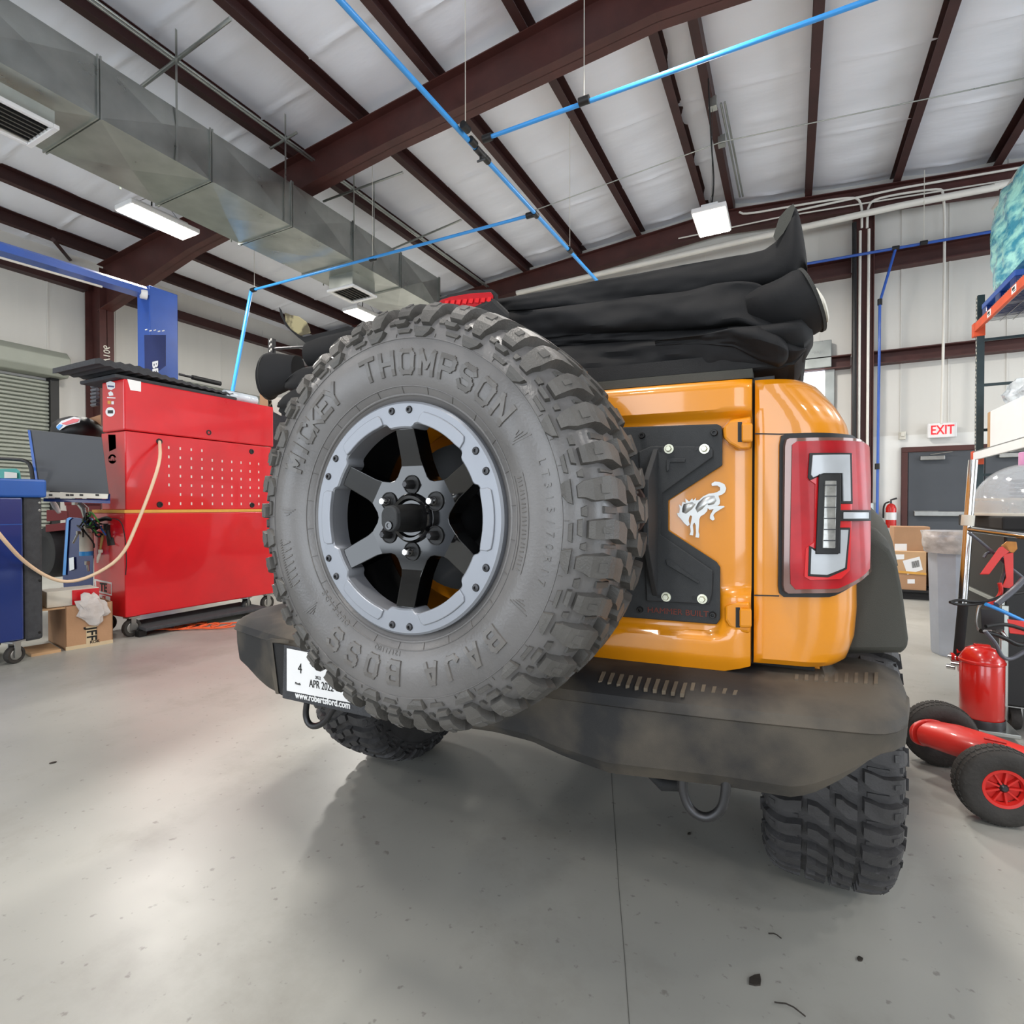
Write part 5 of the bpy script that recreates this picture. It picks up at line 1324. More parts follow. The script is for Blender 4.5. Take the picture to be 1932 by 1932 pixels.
# orange cord and creeper board on the floor below the cabinet
fr = random.Random(5); pts = []
for i in range(60):
    t = i / 59; c_ = at(345, 1183, Z=.012); pts.append(c_ + Vector((-.35 + .7 * t + .10 * math.cos(i * .9), .5 * (t - .5) + .12 * math.sin(i * .9), .004 * (i % 3))))
mb = MB(); mb.tube(pts, .007, 6, sm=1); mb.tube([at(275, 1185, Z=.01), at(330, 1172, Z=.01), at(390, 1174, Z=.01)], .007, 6, sm=2); tag(obj('extension_cord', mb, 'orange_cord', loc=pts[0], smooth=60), 'orange extension cord tangled on the floor under the red cabinet', 'cord')
a, b = at(275, 1192, Z=.05), at(505, 1150, Z=.05)
mb = MB(); dd = (b - a); mb.add([a, b, b + Vector((-.5, .05, 0)), a + Vector((-.4, .05, 0)), a + Vector((0, 0, .03)), b + Vector((0, 0, .03)), b + Vector((-.5, .05, .03)), a + Vector((-.4, .05, .03))], [(0, 1, 2, 3), (4, 5, 6, 7), (0, 1, 5, 4), (1, 2, 6, 5), (2, 3, 7, 6), (3, 0, 4, 7)])
cre = tag(obj('creeper_board', mb, 'grey_foam', loc=(a.x - .2, a.y + .5, .0), bevel=.008), 'low dark grey creeper board on the floor beneath the red cabinet', 'creeper')
mb = MB()
for q in (a, b): mb.box((q.x - .12, q.y - .02, 0), (q.x - .06, q.y + .04, .05))
mb.box((b.x - .4, b.y, 0), (b.x - .34, b.y + .05, .05)); obj('creeper_wheel', mb, 'black', cre)

# ---- blue cart at the left edge
XB = W(84, 1200, Z=.16).x; YBn = W(60, 1208, Z=.16).y
zbt = W(84, 905, X=XB).z
kk0 = W(84, 1195, X=XB)
YBf = kk0.y; YBn = YBf - .11
bc_ = thing('tool_cart', 'dark blue rolling tool cart with black corner post at the left edge', 'cart', (XB - .4, YBf - .5, 0))
mb = MB(); mb.box((XB - .75, YBf - 1.1, .16), (XB, YBf - .115, zbt - .13)); obj('body', mb, 'cart_blue', bc_, bevel=.012)
mb = MB(); mb.box((XB - .75, YBf - 1.12, zbt - .13), (XB + .01, YBf + .02, zbt)); obj('top_tray', mb, 'cart_blue_light', bc_, bevel=.015)
mb = MB(); mb.box((XB - .74, YBf - .11, .14), (XB - .01, YBf, zbt - .12)); obj('corner_post', mb, 'grey_foam', bc_, bevel=.02)
p = W(48, 924, X=XB + .003); mb = MB(); mb.box((XB, p.y - .12, p.z - .01), (XB + .006, p.y + .11, p.z + .012)); obj('name_strip', mb, 'white', bc_)
for q in ((75, 949), (75, 963), (76, 1095), (76, 1193)):
    p = W(*q, X=XB - .005); mb = MB(); mb.lathe([(0, .006), (.009, .004), (.011, 0)], Matrix.Translation((XB - .011, p.y, p.z)) @ Matrix(((0, 0, 1, 0), (1, 0, 0, 0), (0, 1, 0, 0), (0, 0, 0, 1))), 12); obj('screw', mb, 'steel' if q[1] < 1000 else 'black', bc_)
mb = MB(); zl = W(40, 990, X=XB).z; mb.box((XB - .001, YBf - 1.1, zl), (XB + .0015, YBf - .12, zl + .006)); obj('seam', mb, 'cart_blue_light', bc_)
cw = W(48, 1248, Z=0); caster(bc_, XB - .03, YBf - .16, r=.062, ztop=.16, ang=.35); caster(bc_, XB - .6, YBf - .1, r=.062, ztop=.16)
# open lid of the cart (black rim, green case inside)
zl = zbt
mb = MB(); yy_ = YBf - .3
Lx = lambda px, py: at(px, py, D=4.2)
mb.tube([Lx(-60, 862), Lx(20, 866), Lx(46, 868), Lx(58, 876), Lx(62, 905)], .014, 8, sm=1); obj('lid_rim', mb, 'black', bc_, smooth=50)
gc = thing('tool_case', 'small green plastic case sitting in the blue cart at the left edge', 'case', Lx(15, 902)); 
mb = patch([(-30, 885), (32, 884), (38, 890), (40, 905), (-30, 904)], lambda u, v, h: at(u, v, D=4.25 - h), -.12, 0); obj('case_body', mb, 'teal', gc, bevel=.008)
mb = patch([(8, 890), (32, 892), (32, 902), (8, 902)], lambda u, v, h: at(u, v, D=4.24 - h), -.0, .006); obj('case_label', mb, 'offwhite', gc)
# ---- second cart with a tilted grey screen panel behind
D0 = 4.3
sc_ = thing('display_panel', 'tilted dark grey flat panel with blue edge between the blue cart and the red cabinet', 'panel', at(130, 1100, D=D0))
def sp(u, v, h): return at(u, v, D=D0 - h + .0015 * (v - 880) * -1)
obj('panel', patch([(53, 810), (192, 825), (206, 935), (70, 925)], sp, -.03, 0), 'screen_grey', sc_, bevel=.003)
obj('panel_edge', patch([(52, 811), (57, 812), (74, 926), (68, 922)], sp, -.03, .006), 'cart_blue_light', sc_)
obj('label_strip', patch([(78, 928), (204, 932), (203, 941), (80, 938)], sp, -.01, .012), 'offwhite', sc_)
for x in (92, 124, 132, 150, 180): obj('label_print', patch([(x, 932), (x + 7, 932.4), (x + 7, 936), (x, 935.6)], sp, .012, .013), 'black_text', sc_)
obj('panel_arm', patch([(200, 930), (208, 932), (208, 950), (82, 946), (82, 940), (200, 942)], sp, -.04, -.01), 'cart_blue', sc_)
# red rolling stool / cart frame far behind, in the shade
rf = thing('shop_cart', 'low red shop cart in the shade behind the hanging tools', 'cart', at(110, 1090, Z=0))
def rp(D_): return lambda u, v, h: at(u, v, D=D_ - h)
for pl in ([(86, 990), (124, 986), (124, 1000), (86, 1004)], [(120, 942), (190, 946), (190, 955), (122, 954)], [(88, 962), (130, 964), (130, 980), (88, 984)], [(124, 950), (190, 950), (190, 975), (128, 985)]):
    obj('frame', patch(pl, rp(5.4), -.3, 0), 'red_shade', rf, bevel=.004)
mb = MB(); q_ = at(105, 1040, D=5.6)
mb.lathe([(.0, .08), (.14, .08), (.16, .10), (.24, .10), (.27, .05), (.27, -.05), (.24, -.10)], Matrix.Translation(q_) @ Matrix(((1, 0, 0, 0), (0, 0, -1, 0), (0, 1, 0, 0), (0, 0, 0, 1))), 32)
tag(obj('stored_tyre', mb, 'matte_black', loc=q_, smooth=50), 'black tyre standing in the shade behind the dark blue board', 'tyre')
# dark blue upright board (lift arm) with gauge
lb = thing('blue_board', 'dark blue upright board with light blue rim left of the red cabinet', 'board', at(150, 1130, D=5.1))
obj('board', patch([(124, 980), (132, 976), (150, 977), (176, 985), (176, 1180), (126, 1174), (118, 1085)], rp(5.1), -.06, 0), 'lift_blue_dark', lb, bevel=.004)
obj('rim', patch([(118, 1085), (126, 978), (131, 976), (136, 977), (130, 982), (124, 1085)], rp(5.1), -.02, .012), 'blue_pipe', lb)
obj('plate', patch([(130, 1053), (139, 1051), (140, 1074), (131, 1077)], rp(5.09), 0, .006), 'steel', lb)
# hanging bundle: bottle, cables and hand tools on the cabinet side
bt = thing('spray_bottle', 'white bottle with blue base hanging among cables left of the red cabinet', 'bottle', at(164, 1045, D=4.6))
def tubeo(name, pts, r, m, parent, D_, n=8, sm=1):
    mb = MB(); mb.tube([at(x, y, D=D_) for x, y in pts], r, n, sm=sm); return obj(name, mb, m, parent, smooth=50)
tubeo('bottle_body', [(163, 1005), (163, 1042)], .048, 'offwhite', bt, 4.6, 14, 0); tubeo('bottle_base', [(163, 1040), (163, 1048)], .05, 'blue_pipe', bt, 4.6, 14, 0); tubeo('bottle_neck', [(162, 992), (163, 1005)], [.02, .045], 'offwhite', bt, 4.6, 12, 0)
hb = [('offwhite', [(190, 1040), (186, 1052), (184, 1062)], .014, 'pale yellow handled pliers hanging on the red cabinet side', 'pliers'),
      ('steel', [(148, 1005), (138, 1025)], .014, 'small steel wrench hanging in front of the dark blue board', 'wrench'),
      ('white', [(96, 941), (104, 955), (112, 968)], .022, 'white and blue spray gun hanging under the grey panel', 'spray gun'),
      ('galv', [(146, 946), (160, 960), (164, 985)], .03, 'short metallic tool head hanging below the grey panel', 'tool'),
      ('black', [(172, 985), (200, 978), (228, 983)], .02, 'black air tool lying across the side of the red cabinet', 'air tool'),
      ('steel', [(165, 1062), (167, 1078)], .016, 'shiny chrome fitting dangling below the white bottle', 'fitting'),
      ('tan', [(196, 1000), (192, 1020), (189, 1040)], .012, 'tan tool handle hanging beside the cable tangle', 'tool'),
      ('black', [(203, 995), (206, 1010), (212, 1022)], .022, 'black clip tool hanging low on the cabinet side', 'tool')]
for m_, pts, r_, lb_, ct in hb:
    P = [at(x, y, D=4.33 if ct == 'spray gun' else 4.55) for x, y in pts]; mb = MB(); mb.tube(P, [r_ * .7] + [r_] * (len(P) - 2) + [r_ * .6], 8); mb.box(P[0] - Vector((r_, r_, r_)), P[0] + Vector((r_, r_ * .8, r_)))
    tag(obj(ct.replace(' ', '_'), mb, m_, loc=P[0], smooth=40, bevel=.003), lb_, ct)
rr = random.Random(11)
for i, (m_, n_2) in enumerate((('black', 12), ('green', 3), ('cart_blue_light', 2))):
    mb = MB()
    for k in range(n_2):
        x, y = rr.uniform(150, 178), rr.uniform(975, 990); pts = [(x, y)]
        for j in range(5): x += rr.uniform(-6, 12); y += rr.uniform(-8, 14); pts.append((x, y))
        mb.tube([at(a, b, D=4.5 + rr.uniform(-.08, .05)) for a, b in pts], .007, 6, sm=1)
    c_ = obj('cable_tangle', mb, m_, loc=at(165, 985, D=4.5), smooth=60)
    tag(c_, ('tangle of black cables', 'green cables in the tangle', 'blue cables in the tangle')[i] + ' hanging on the side of the red cabinet', 'cables', kind='stuff')
mb = MB(); mb.tube([at(x, y, D=4.4) for x, y in ((205, 978), (228, 980), (236, 1010), (239, 1060), (237, 1085))], .004, 6, sm=2); tag(obj('thin_wire', mb, 'matte_black', loc=at(237, 1085, D=4.4)), 'thin dark wire running down the corner of the red cabinet', 'wire')
# box with stickers + cap and rags beside the cabinet top
bh = thing('sticker_helmet', 'black helmet-like cap with red and blue sticker on the left of the red cabinet', 'cap', at(145, 800, D=4.9))
mb = MB(); q_ = at(148, 812, D=4.95); MM = Matrix.Translation(q_) @ Matrix.Diagonal((.19, .2, .13, 1)); mb.lathe([(0, 1), (.35, .93), (.7, .7), (.92, .38), (1, 0), (1.0, -.3), (.9, -.5)], MM, 24); obj('shell', mb, 'black', bh, smooth=60)
obj('sticker', patch([(106, 804), (116, 794), (140, 786), (152, 790), (150, 797), (126, 803), (112, 812)], lambda u, v, h: at(u, v, D=4.74 - h), 0, .006), 'white', bh)
obj('sticker', patch([(116, 799), (138, 790), (150, 791), (146, 796), (124, 802)], lambda u, v, h: at(u, v, D=4.733 - h), 0, .004), 'red', bh)
obj('sticker', patch([(106, 806), (112, 800), (118, 802), (110, 811)], lambda u, v, h: at(u, v, D=4.733 - h), 0, .004), 'blue_pipe', bh)
mb = patch([(166, 790), (190, 782), (193, 826), (170, 824)], rp(5.0), -.2, 0); tag(obj('cardboard_flap', mb, 'cardboard', loc=at(180, 826, D=5)), 'brown cardboard flap against the top left of the red cabinet', 'cardboard')
mb = MB()
for i in range(7): q_ = at(178, 722 + i * 7, D=5.05); mb.tube([q_ + Vector((-.04, 0, 0)), q_ + Vector((.06, 0, 0))], .016, 10)
tag(obj('corrugated_hose', mb, 'grey_hose', loc=at(178, 765, D=5.05), smooth=40), 'grey ribbed hose behind the top left edge of the red cabinet', 'hose')
# ---- cardboard box with red box on it
e0 = at(124, 1228, Z=0); e1 = at(213, 1213, Z=0); ex = (e1 - e0).normalized(); ey = Vector((-ex.y, ex.x, 0)); wdt = (e1 - e0).length
hbx = at(125, 1145, Y=None, X=None, Z=None, D=(e0 - CAM).dot(FWD)).z
bx = thing('cardboard_box', 'open brown cardboard box on the floor between the blue cart and red cabinet', 'box', e0 + ex * wdt / 2 + ey * .2)
def obx(a, b, base=None, M=None): 
    m4 = Matrix(((ex.x, ey.x, 0, e0.x), (ex.y, ey.y, 0, e0.y), (0, 0, 1, 0), (0, 0, 0, 1))); return MB().box(a, b, m4)
dpt = .50
mb = obx((0, 0, 0), (wdt, .006, hbx)); 
for a, b in (((0, dpt - .006, 0), (wdt, dpt, hbx)), ((0, 0, 0), (.006, dpt, hbx)), ((wdt - .006, 0, 0), (wdt, dpt, hbx)), ((0, 0, 0), (wdt, dpt, .006))):
    q_ = obx(a, b); mb.add(q_.v, q_.f)
obj('box_walls', mb, 'cardboard', bx)
obj('flap', obx((-.14, 0, hbx - .012), (.0, dpt, hbx - .004)), 'cardboard_light', bx)
obj('tape', obx((0, -.002, .0), (wdt, .0, .028)), 'tape', bx); obj('tape', obx((wdt * .42, -.0022, .02), (wdt * .64, 0, .16)), 'tape', bx)
m4 = Matrix(((ex.x, ey.x, 0, e0.x), (ex.y, ey.y, 0, e0.y), (0, 0, 1, 0), (0, 0, 0, 1)))
flat_text('lettering', 'JFF', m4 @ Vector((wdt * .53, -.003, .10)), (0, 0, -1), ex, .09, 'black_text', bx, .001, .02); flat_text('lettering', 'ROK', m4 @ Vector((wdt * .60, -.003, .035)), ex, (0, 0, 1), .03, 'black_text', bx, .001, .02)
hr = hbx
rb = thing('red_box', 'long red and white box with a white wrench picture on the cardboard box', 'box', m4 @ Vector((wdt * .3, .15, hr)))
obj('carton', obx((-.10, .04, hr), (wdt * .74, .26, hr + .12)), 'offwhite', rb, bevel=.003)
obj('red_face', obx((.05, .036, hr + .004), (wdt * .74, .0405, hr + .116)), 'red', rb)
obj('wrench_picture', obx((.16, .034, hr + .052), (wdt * .70, .0365, hr + .062)), 'white', rb)
mb = MB(); mb.lathe([(0, 0), (.026, 0), (.026, .002), (0, .002)], m4 @ Matrix.Translation((.14, .037, hr + .057)) @ Matrix.Rotation(PI / 2, 4, 'X'), 14); obj('wrench_picture', mb, 'white', rb)
pbm = bmesh.new(); bmesh.ops.create_icosphere(pbm, subdivisions=3, radius=1); rn = random.Random(4)
from mathutils import noise
for v in pbm.verts:
    n_v = noise.noise(v.co * 2.3) * .5 + noise.noise(v.co * 6) * .25; c_ = v.co * (1 + n_v); v.co = m4 @ Vector((wdt * .56 + c_.x * .09 + c_.z * -.03, -.015 + c_.y * .03, hr - .04 + c_.z * .12))
tag(obj('plastic_bag', pbm, 'bag_clear', loc=m4 @ Vector((wdt * .56, 0, hr - .1)), smooth=40), 'crumpled clear plastic bag over the front edge of the cardboard box', 'bag')
mb = obx((-.2, -.01, 0), (-.03, .3, .02)); tag(obj('cardboard_sheet', mb, 'cardboard_light', loc=e0), 'pale cardboard flap on the floor left of the cardboard box', 'cardboard')
tag(obj('wire_spool', MB().tube([m4 @ Vector((-.16, .2, hr)), m4 @ Vector((-.16, .2, hr + .1))], .05, 14), 'stripe_yellow', loc=m4 @ Vector((-.16, .2, hr)), smooth=40), 'small yellow roll on the cardboard box beside the red box', 'roll')
# ---- boxes and shelf post between the cabinet and the spare wheel
pm = MB(); q0 = at(513, 640, D=8.2); q1 = at(517, 790, D=8.2); pm.box((q0.x - .05, q0.y - .03, 0), (q0.x + .05, q0.y + .03, q0.z)); rk = tag(obj('shelf_post', pm, 'dark_steel', loc=(q0.x, q0.y, 0)), 'perforated grey shelf post rising left of the folded soft top', 'shelf')
for i in range(22):
    z = q0.z - .05 - i * .075; h_ = MB(); h_.box((q0.x - .02, q0.y - .032, z), (q0.x + .0, q0.y - .029, z + .03)); h_.box((q0.x + .01, q0.y - .032, z + .02), (q0.x + .03, q0.y - .029, z + .05)); obj('slot', h_, 'offwhite', rk)
mb = MB(); mb.tube([q0 + Vector((.05, 0, -.15)), q0 + Vector((1.0, .3, -.15))], .02, 6); obj('cross_brace', mb, 'dark_steel', rk)
mb = patch([(490, 715), (504, 722), (506, 768), (490, 764)], rp(8.0), -.3, 0); tag(obj('brown_carton', mb, 'cardboard', loc=at(498, 768, D=8)), 'brown carton beside the grey shelf post', 'box')
cq = at(530, 790, D=6.75); mb = MB(); mb.box((cq.x - .1, cq.y - .1, 0), (cq.x + .25, cq.y + .25, at(530, 779, D=6.7).z)); tag(obj('grey_stand', mb, 'grey_foam', loc=(cq.x, cq.y, 0), bevel=.01), 'dark stand under the white carton, behind the red cabinet', 'stand')
wb_ = thing('white_carton', 'white carton with a red print between the red cabinet and spare wheel', 'box', at(528, 776, D=6.6))
obj('carton', patch([(511, 749), (560, 752), (560, 800), (516, 777)], rp(6.6), -.3, 0), 'offwhite', wb_); obj('red_print', patch([(524, 762), (530, 757), (545, 757), (545, 764), (524, 766)], rp(6.59), 0, .004), 'red', wb_)

# ================================================================== RIGHT SIDE
# ---- pallet rack
XK = 2.2
pr = at(1850, 600, X=XK + .04); YK = pr.y
rack = thing('pallet_rack', 'tall pallet rack with orange upper beam and grey slotted posts on the right', 'rack', (XK + .5, YK, 0))
zpt = at(1853, 548, X=XK).z
def rpost(x, y):
    mb = MB(); mb.box((x, y - .04, 0), (x + .075, y + .04, zpt)); po = obj('post', mb, 'rack_dark', rack)
    for i in range(int(zpt / .1)):
        z = i * .1 + .03; s_ = MB(); s_.add([(x - .002, y - .02, z), (x - .002, y + .012, z + .02), (x - .002, y + .012, z + .05), (x - .002, y - .02, z + .03)], [(0, 1, 2, 3)]); s_.box((x - .0015, y - .0, z + .055), (x + .0, y + .025, z + .085)); obj('slot', s_, 'offwhite', po)
rpost(XK, YK); rpost(XK + 1.05, YK); rpost(XK, YK - 2.75)
for z_ in [i * .6 + .3 for i in range(int(zpt / .6))]:
    mb = MB(); mb.box((XK + .07, YK - .015, z_), (XK + 1.05, YK + .015, z_ + .035)); obj('brace', mb, 'rack_dark', rack)
mb = MB(); mb.tube([(XK + .07, YK, 1.3), (XK + 1.05, YK, .7)], .02, 6); obj('brace', mb, 'rack_dark', rack)
zb1 = at(1842, 628, X=XK, ).z; zb2_ = at(1842, 868, X=XK).z
for z_, m_, h_ in ((zb1 - .0, 'rack_orange', .11), (zb2_, 'white', .10)):
    for x in (XK, XK + 1.05):
        mb = MB(); mb.box((x - .035, YK - 2.7, z_), (x, YK, z_ + h_)); mb.box((x - .012, YK - 2.7, z_ + h_), (x + .03, YK, z_ + h_ + .01)); bm_o = obj('beam', mb, m_, rack, bevel=.004)
    mb = MB(); mb.box((XK - .04, YK - .05, z_ - .06), (XK + .08, YK + .05, z_ + .12)); obj('beam_connector', mb, 'rack_orange', rack, bevel=.004)
    # wire deck
    mb = MB()
    for i in range(54): y = YK - 2.7 + i * .05; mb.box((XK - .03, y - .003, z_ + h_ + .01), (XK + 1.05, y + .003, z_ + h_ + .016))
    for i in range(9): x = XK - .02 + i * .13; mb.box((x - .003, YK - 2.7, z_ + h_ + .004), (x + .003, YK, z_ + h_ + .01))
    obj('wire_deck', mb, 'steel', rack)
for q in ((1866, 612), (1913, 570)):
    p = at(*q, X=XK - .036); mb = MB(); mb.box((XK - .0385, p.y - .07, zb1 + .015), (XK - .036, p.y + .07, zb1 + .095)); lab_ = obj('beam_label', mb, 'white', rack)
    mb = MB(); mb.box((XK - .0395, p.y - .05, zb1 + .03), (XK - .0385, p.y + .02, zb1 + .04)); mb.box((XK - .0395, p.y - .03, zb1 + .05), (XK - .0385, p.y + .05, zb1 + .08)); obj('label_print', mb, 'black_text', rack)
# wrapped load on top of the pallet
zd = zb1 + .13
pb_ = thing('blue_pallet', 'blue plastic pallet on the orange shelf under the teal wrapped load', 'pallet', (XK + .5, YK - .7, zd))
for k in range(3):
    mb = MB(); mb.box((XK + .02, YK - 1.3 + k * .5, zd), (XK + .95, YK - 1.15 + k * .5, zd + .13)); obj('runner', mb, 'cart_blue', pb_, bevel=.01)
mb = MB(); mb.box((XK + .02, YK - 1.3, zd + .13), (XK + .95, YK - .12, zd + .2)); obj('deck', mb, 'lift_blue', pb_, bevel=.01)
def blob(fn, m, name, loc, sub=4, seed=0, amp=.08, fr=2.2, smooth=50, parent=None):
    b = bmesh.new(); bmesh.ops.create_cube(b, size=2); bmesh.ops.subdivide_edges(b, edges=b.edges[:], cuts=12, use_grid_fill=True)
    for v in b.verts:
        c_ = v.co.copy(); l = c_.length; k_ = max(abs(c_.x), abs(c_.y), abs(c_.z)); c_ = c_ * (1 - .22 * (l / k_ - 1))
        o_ = Vector((seed, seed * .7, 0)); c_ += c_.normalized() * (amp * noise.noise(c_ * fr + o_) + amp * .5 * noise.noise(Vector((c_.x * 3, c_.y * 3, c_.z * 14)) + o_)); v.co = fn(c_)
    return obj(name, b, m, parent, loc=loc, smooth=smooth)
zl2 = at(1890, 400, X=XK + .1).z
tag(blob(lambda c_: Vector((XK + .5 + c_.x * .46, YK - .75 + c_.y * .62, zd + .22 + (c_.z + 1) * .62)), 'teal_wrap', 'wrapped_load', (XK + .5, YK - .75, zd + .2), seed=3, amp=.12), 'bulky load in shiny teal stretch wrap on the blue pallet', 'wrapped load')
# white box wrapped with plastic on the lower shelf
zd2 = zb2_ + .12
wbx = thing('white_box', 'large white box with clear plastic wrap on the lower shelf of the rack', 'box', (XK + .5, YK - .8, zd2))
mb = MB(); mb.box((XK + .06, YK - 1.55, zd2), (XK + .9, YK - .35, zd2 + .48)); obj('carton', mb, 'white', wbx, bevel=.01)
blob(lambda c_: Vector((XK + .5 + c_.x * .40, YK - .98 + c_.y * .52, zd2 + .42 + (c_.z + 1) * .17)), 'clear_wrap', 'plastic_wrap', None, seed=8, amp=.18, parent=wbx)
mb = MB(); mb.box((XK + .1, YK - .33, zd2), (XK + .8, YK - .08, zd2 + .5)); tag(obj('tan_carton', mb, 'cardboard_light', loc=(XK + .4, YK - .2, zd2), bevel=.01), 'tan carton behind the white box, against the rack post', 'box')
# clear domed reservoir standing on the black cabinet
dm = at(1940, 974, D=2.78); dm.z = 1.051
dome = thing('clear_dome', 'clear plastic domed reservoir with a pink cap on the black cabinet', 'reservoir', dm)
RD = .235; HD = .27
MD = Matrix.Translation(dm)
pr_ = [(RD * math.cos(t * PI / 2 / 14), HD * math.sin(t * PI / 2 / 14) ** .9) for t in range(14)]
mb = MB(); mb.lathe([(RD, .0)] + pr_[1:] + [(.035, HD), (.035, HD - .004)] + [(r - .004, h - .004) for r, h in pr_[:0:-1]] + [(RD - .004, 0)], MD, 48); obj('dome_shell', mb, 'clear_plastic', dome, smooth=50)
mb = MB(); mb.lathe([(0, HD + .06), (.036, HD + .06), (.040, HD + .055), (.040, HD - .01), (0, HD - .01)], MD, 28); obj('cap', mb, 'pink_cap', dome, smooth=40)
mb = MB(); mb.lathe([(RD + .006, 0), (RD + .006, .012), (RD - .006, .014), (RD - .01, 0)], MD, 48); obj('dome_rim', mb, 'offwhite', dome, smooth=40)
mb = MB()
for k in range(7): mb.lathe([(.055 + .003 * (k % 2), .04 + k * .022), (.075, .045 + k * .022), (.075, .055 + k * .022), (.055, .055 + k * .022)], MD, 20)
obj('strainer', mb, 'dark_steel', dome, smooth=30)
mb = MB(); mb.lathe([(0, .004), (RD * .93, .004), (RD * .95, .09), (RD * .94, .09), (RD * .9, .01), (0, .01)], MD, 40); obj('drip_tray', mb, 'offwhite', dome, smooth=40)
# ---- black cabinet cart with chrome pole
bk0 = thing('black_cabinet', 'black steel service cabinet at the right edge with grey corner edges', 'cabinet', (1.26, 3.75, 0))
mb = MB(); mb.box((.92, 3.40, .13), (1.60, 4.1, 1.02)); obj('body', mb, 'black', bk0, bevel=.01)
mb = MB(); mb.box((.905, 3.385, .13), (.935, 3.41, .62)); mb.box((.905, 3.385, .62), (.92, 4.1, .64)) ; obj('corner_edge', mb, 'galv', bk0, bevel=.003)
mb = MB(); mb.box((.90, 3.36, .985), (1.62, 4.12, 1.05)); obj('top_plate', mb, 'matte_black', bk0, bevel=.008)
for x in (.98, 1.5):
    for y in (3.48, 4.0): caster(bk0, x, y, r=.06, ztop=.13)
def gp3(px, py, d): return at(px, py, D=d)
pole = thing('fluid_extractor', 'red tank drainer with an upright chrome and black pole beside the black cabinet', 'drainer', at(1850, 1350, D=2.75))
DP = 2.62
ptop = gp3(1838, 868, DP); pmid = gp3(1816, 1140, DP); pb0 = gp3(1810, 1240, DP)
mb = MB(); mb.tube([gp3(1836, 868, DP), gp3(1826, 1000, DP), gp3(1816, 1142, DP)], .019, 16); obj('chrome_pole', mb, 'chrome', pole, smooth=60)
mb = MB(); mb.tube([gp3(1827, 972, DP), gp3(1825, 992, DP)], .026, 16); obj('pole_collar', mb, 'offwhite', pole, smooth=60)
mb = MB(); mb.tube([gp3(1817, 1140, DP), gp3(1808, 1238, DP)], .021, 14); obj('pole_sleeve', mb, 'matte_black', pole, smooth=60)
mb = MB(); mb.tube([gp3(1826, 998, DP), gp3(1935, 1012, 2.3), gp3(1990, 1020, 2.2)], .014, 14); obj('handle_bar', mb, 'chrome', pole, smooth=60)
tc_ = gp3(1852, 1290, 2.5)
MT = Matrix.Translation((tc_.x, tc_.y, tc_.z))
mb = MB(); rT = .082; hT = .15; mb.lathe([(0, hT + .03), (.03, hT + .028), (.06, hT + .012), (rT, hT - .03), (rT, -hT), (rT - .015, -hT - .02), (0, -hT - .02)], MT, 40); obj('tank', mb, 'tank_red', pole, smooth=40)
mb = MB(); mb.lathe([(rT, hT - .034), (rT + .004, hT - .038), (rT + .004, hT - .046), (rT, hT - .05)], MT, 40); obj('tank_seam', mb, 'tank_red', pole, smooth=40)
mb = MB(); mb.lathe([(rT + .002, -hT), (rT + .004, -hT - .01), (rT + .004, -hT - .04), (0, -hT - .04)], MT, 36); obj('tank_base', mb, 'dark_steel', pole, smooth=40)
mb = MB(); mb.box((tc_.x - .03, tc_.y - .015, tc_.z + hT + .02), (tc_.x + .03, tc_.y + .015, tc_.z + hT + .035)); obj('tank_grip', mb, 'tank_red', pole, bevel=.005)
wz = tc_.z - hT - .06
for dx_, dy_ in ((.06, .12), (-.07, .05)):
    r_ = max(.03, min(.08, wz)); mb = MB(); mb.lathe([(0, .02), (r_ * .9, .02), (r_, .01), (r_, -.01), (r_ * .9, -.02), (0, -.02)], Matrix.Translation((tc_.x + dx_, tc_.y + dy_, r_)) @ Matrix(((0, 0, 1, 0), (1, 0, 0, 0), (0, 1, 0, 0), (0, 0, 0, 1))), 24); obj('wheel', mb, 'tyre_small', pole, smooth=40)
mb = MB(); mb.box((tc_.x - .1, tc_.y - .08, wz + .0), (tc_.x + .12, tc_.y + .2, wz + .02)); obj('tray', mb, 'galv', pole, bevel=.004)
# valve cluster at the foot of the pole
vc = gp3(1808, 1240, DP); mb = MB()
for d_ in (Vector((0, 0, 0)), Vector((.03, 0, -.05)), Vector((.05, .01, -.1)), Vector((.02, 0, .03))): mb.tube([vc + d_ + Vector((-.03, 0, 0)), vc + d_ + Vector((.035, 0, 0))], .02, 10)
obj('valve_body', mb, 'tank_red', pole, smooth=40)
mb = MB()
for d_ in (Vector((-.04, 0, .0)), Vector((-.03, -.01, -.03)), Vector((-.045, 0, -.05))): mb.tube([vc + d_, vc + d_ + Vector((.03, -.01, .0))], .012, 10)
obj('valve_fitting', mb, 'chrome', pole, smooth=40)
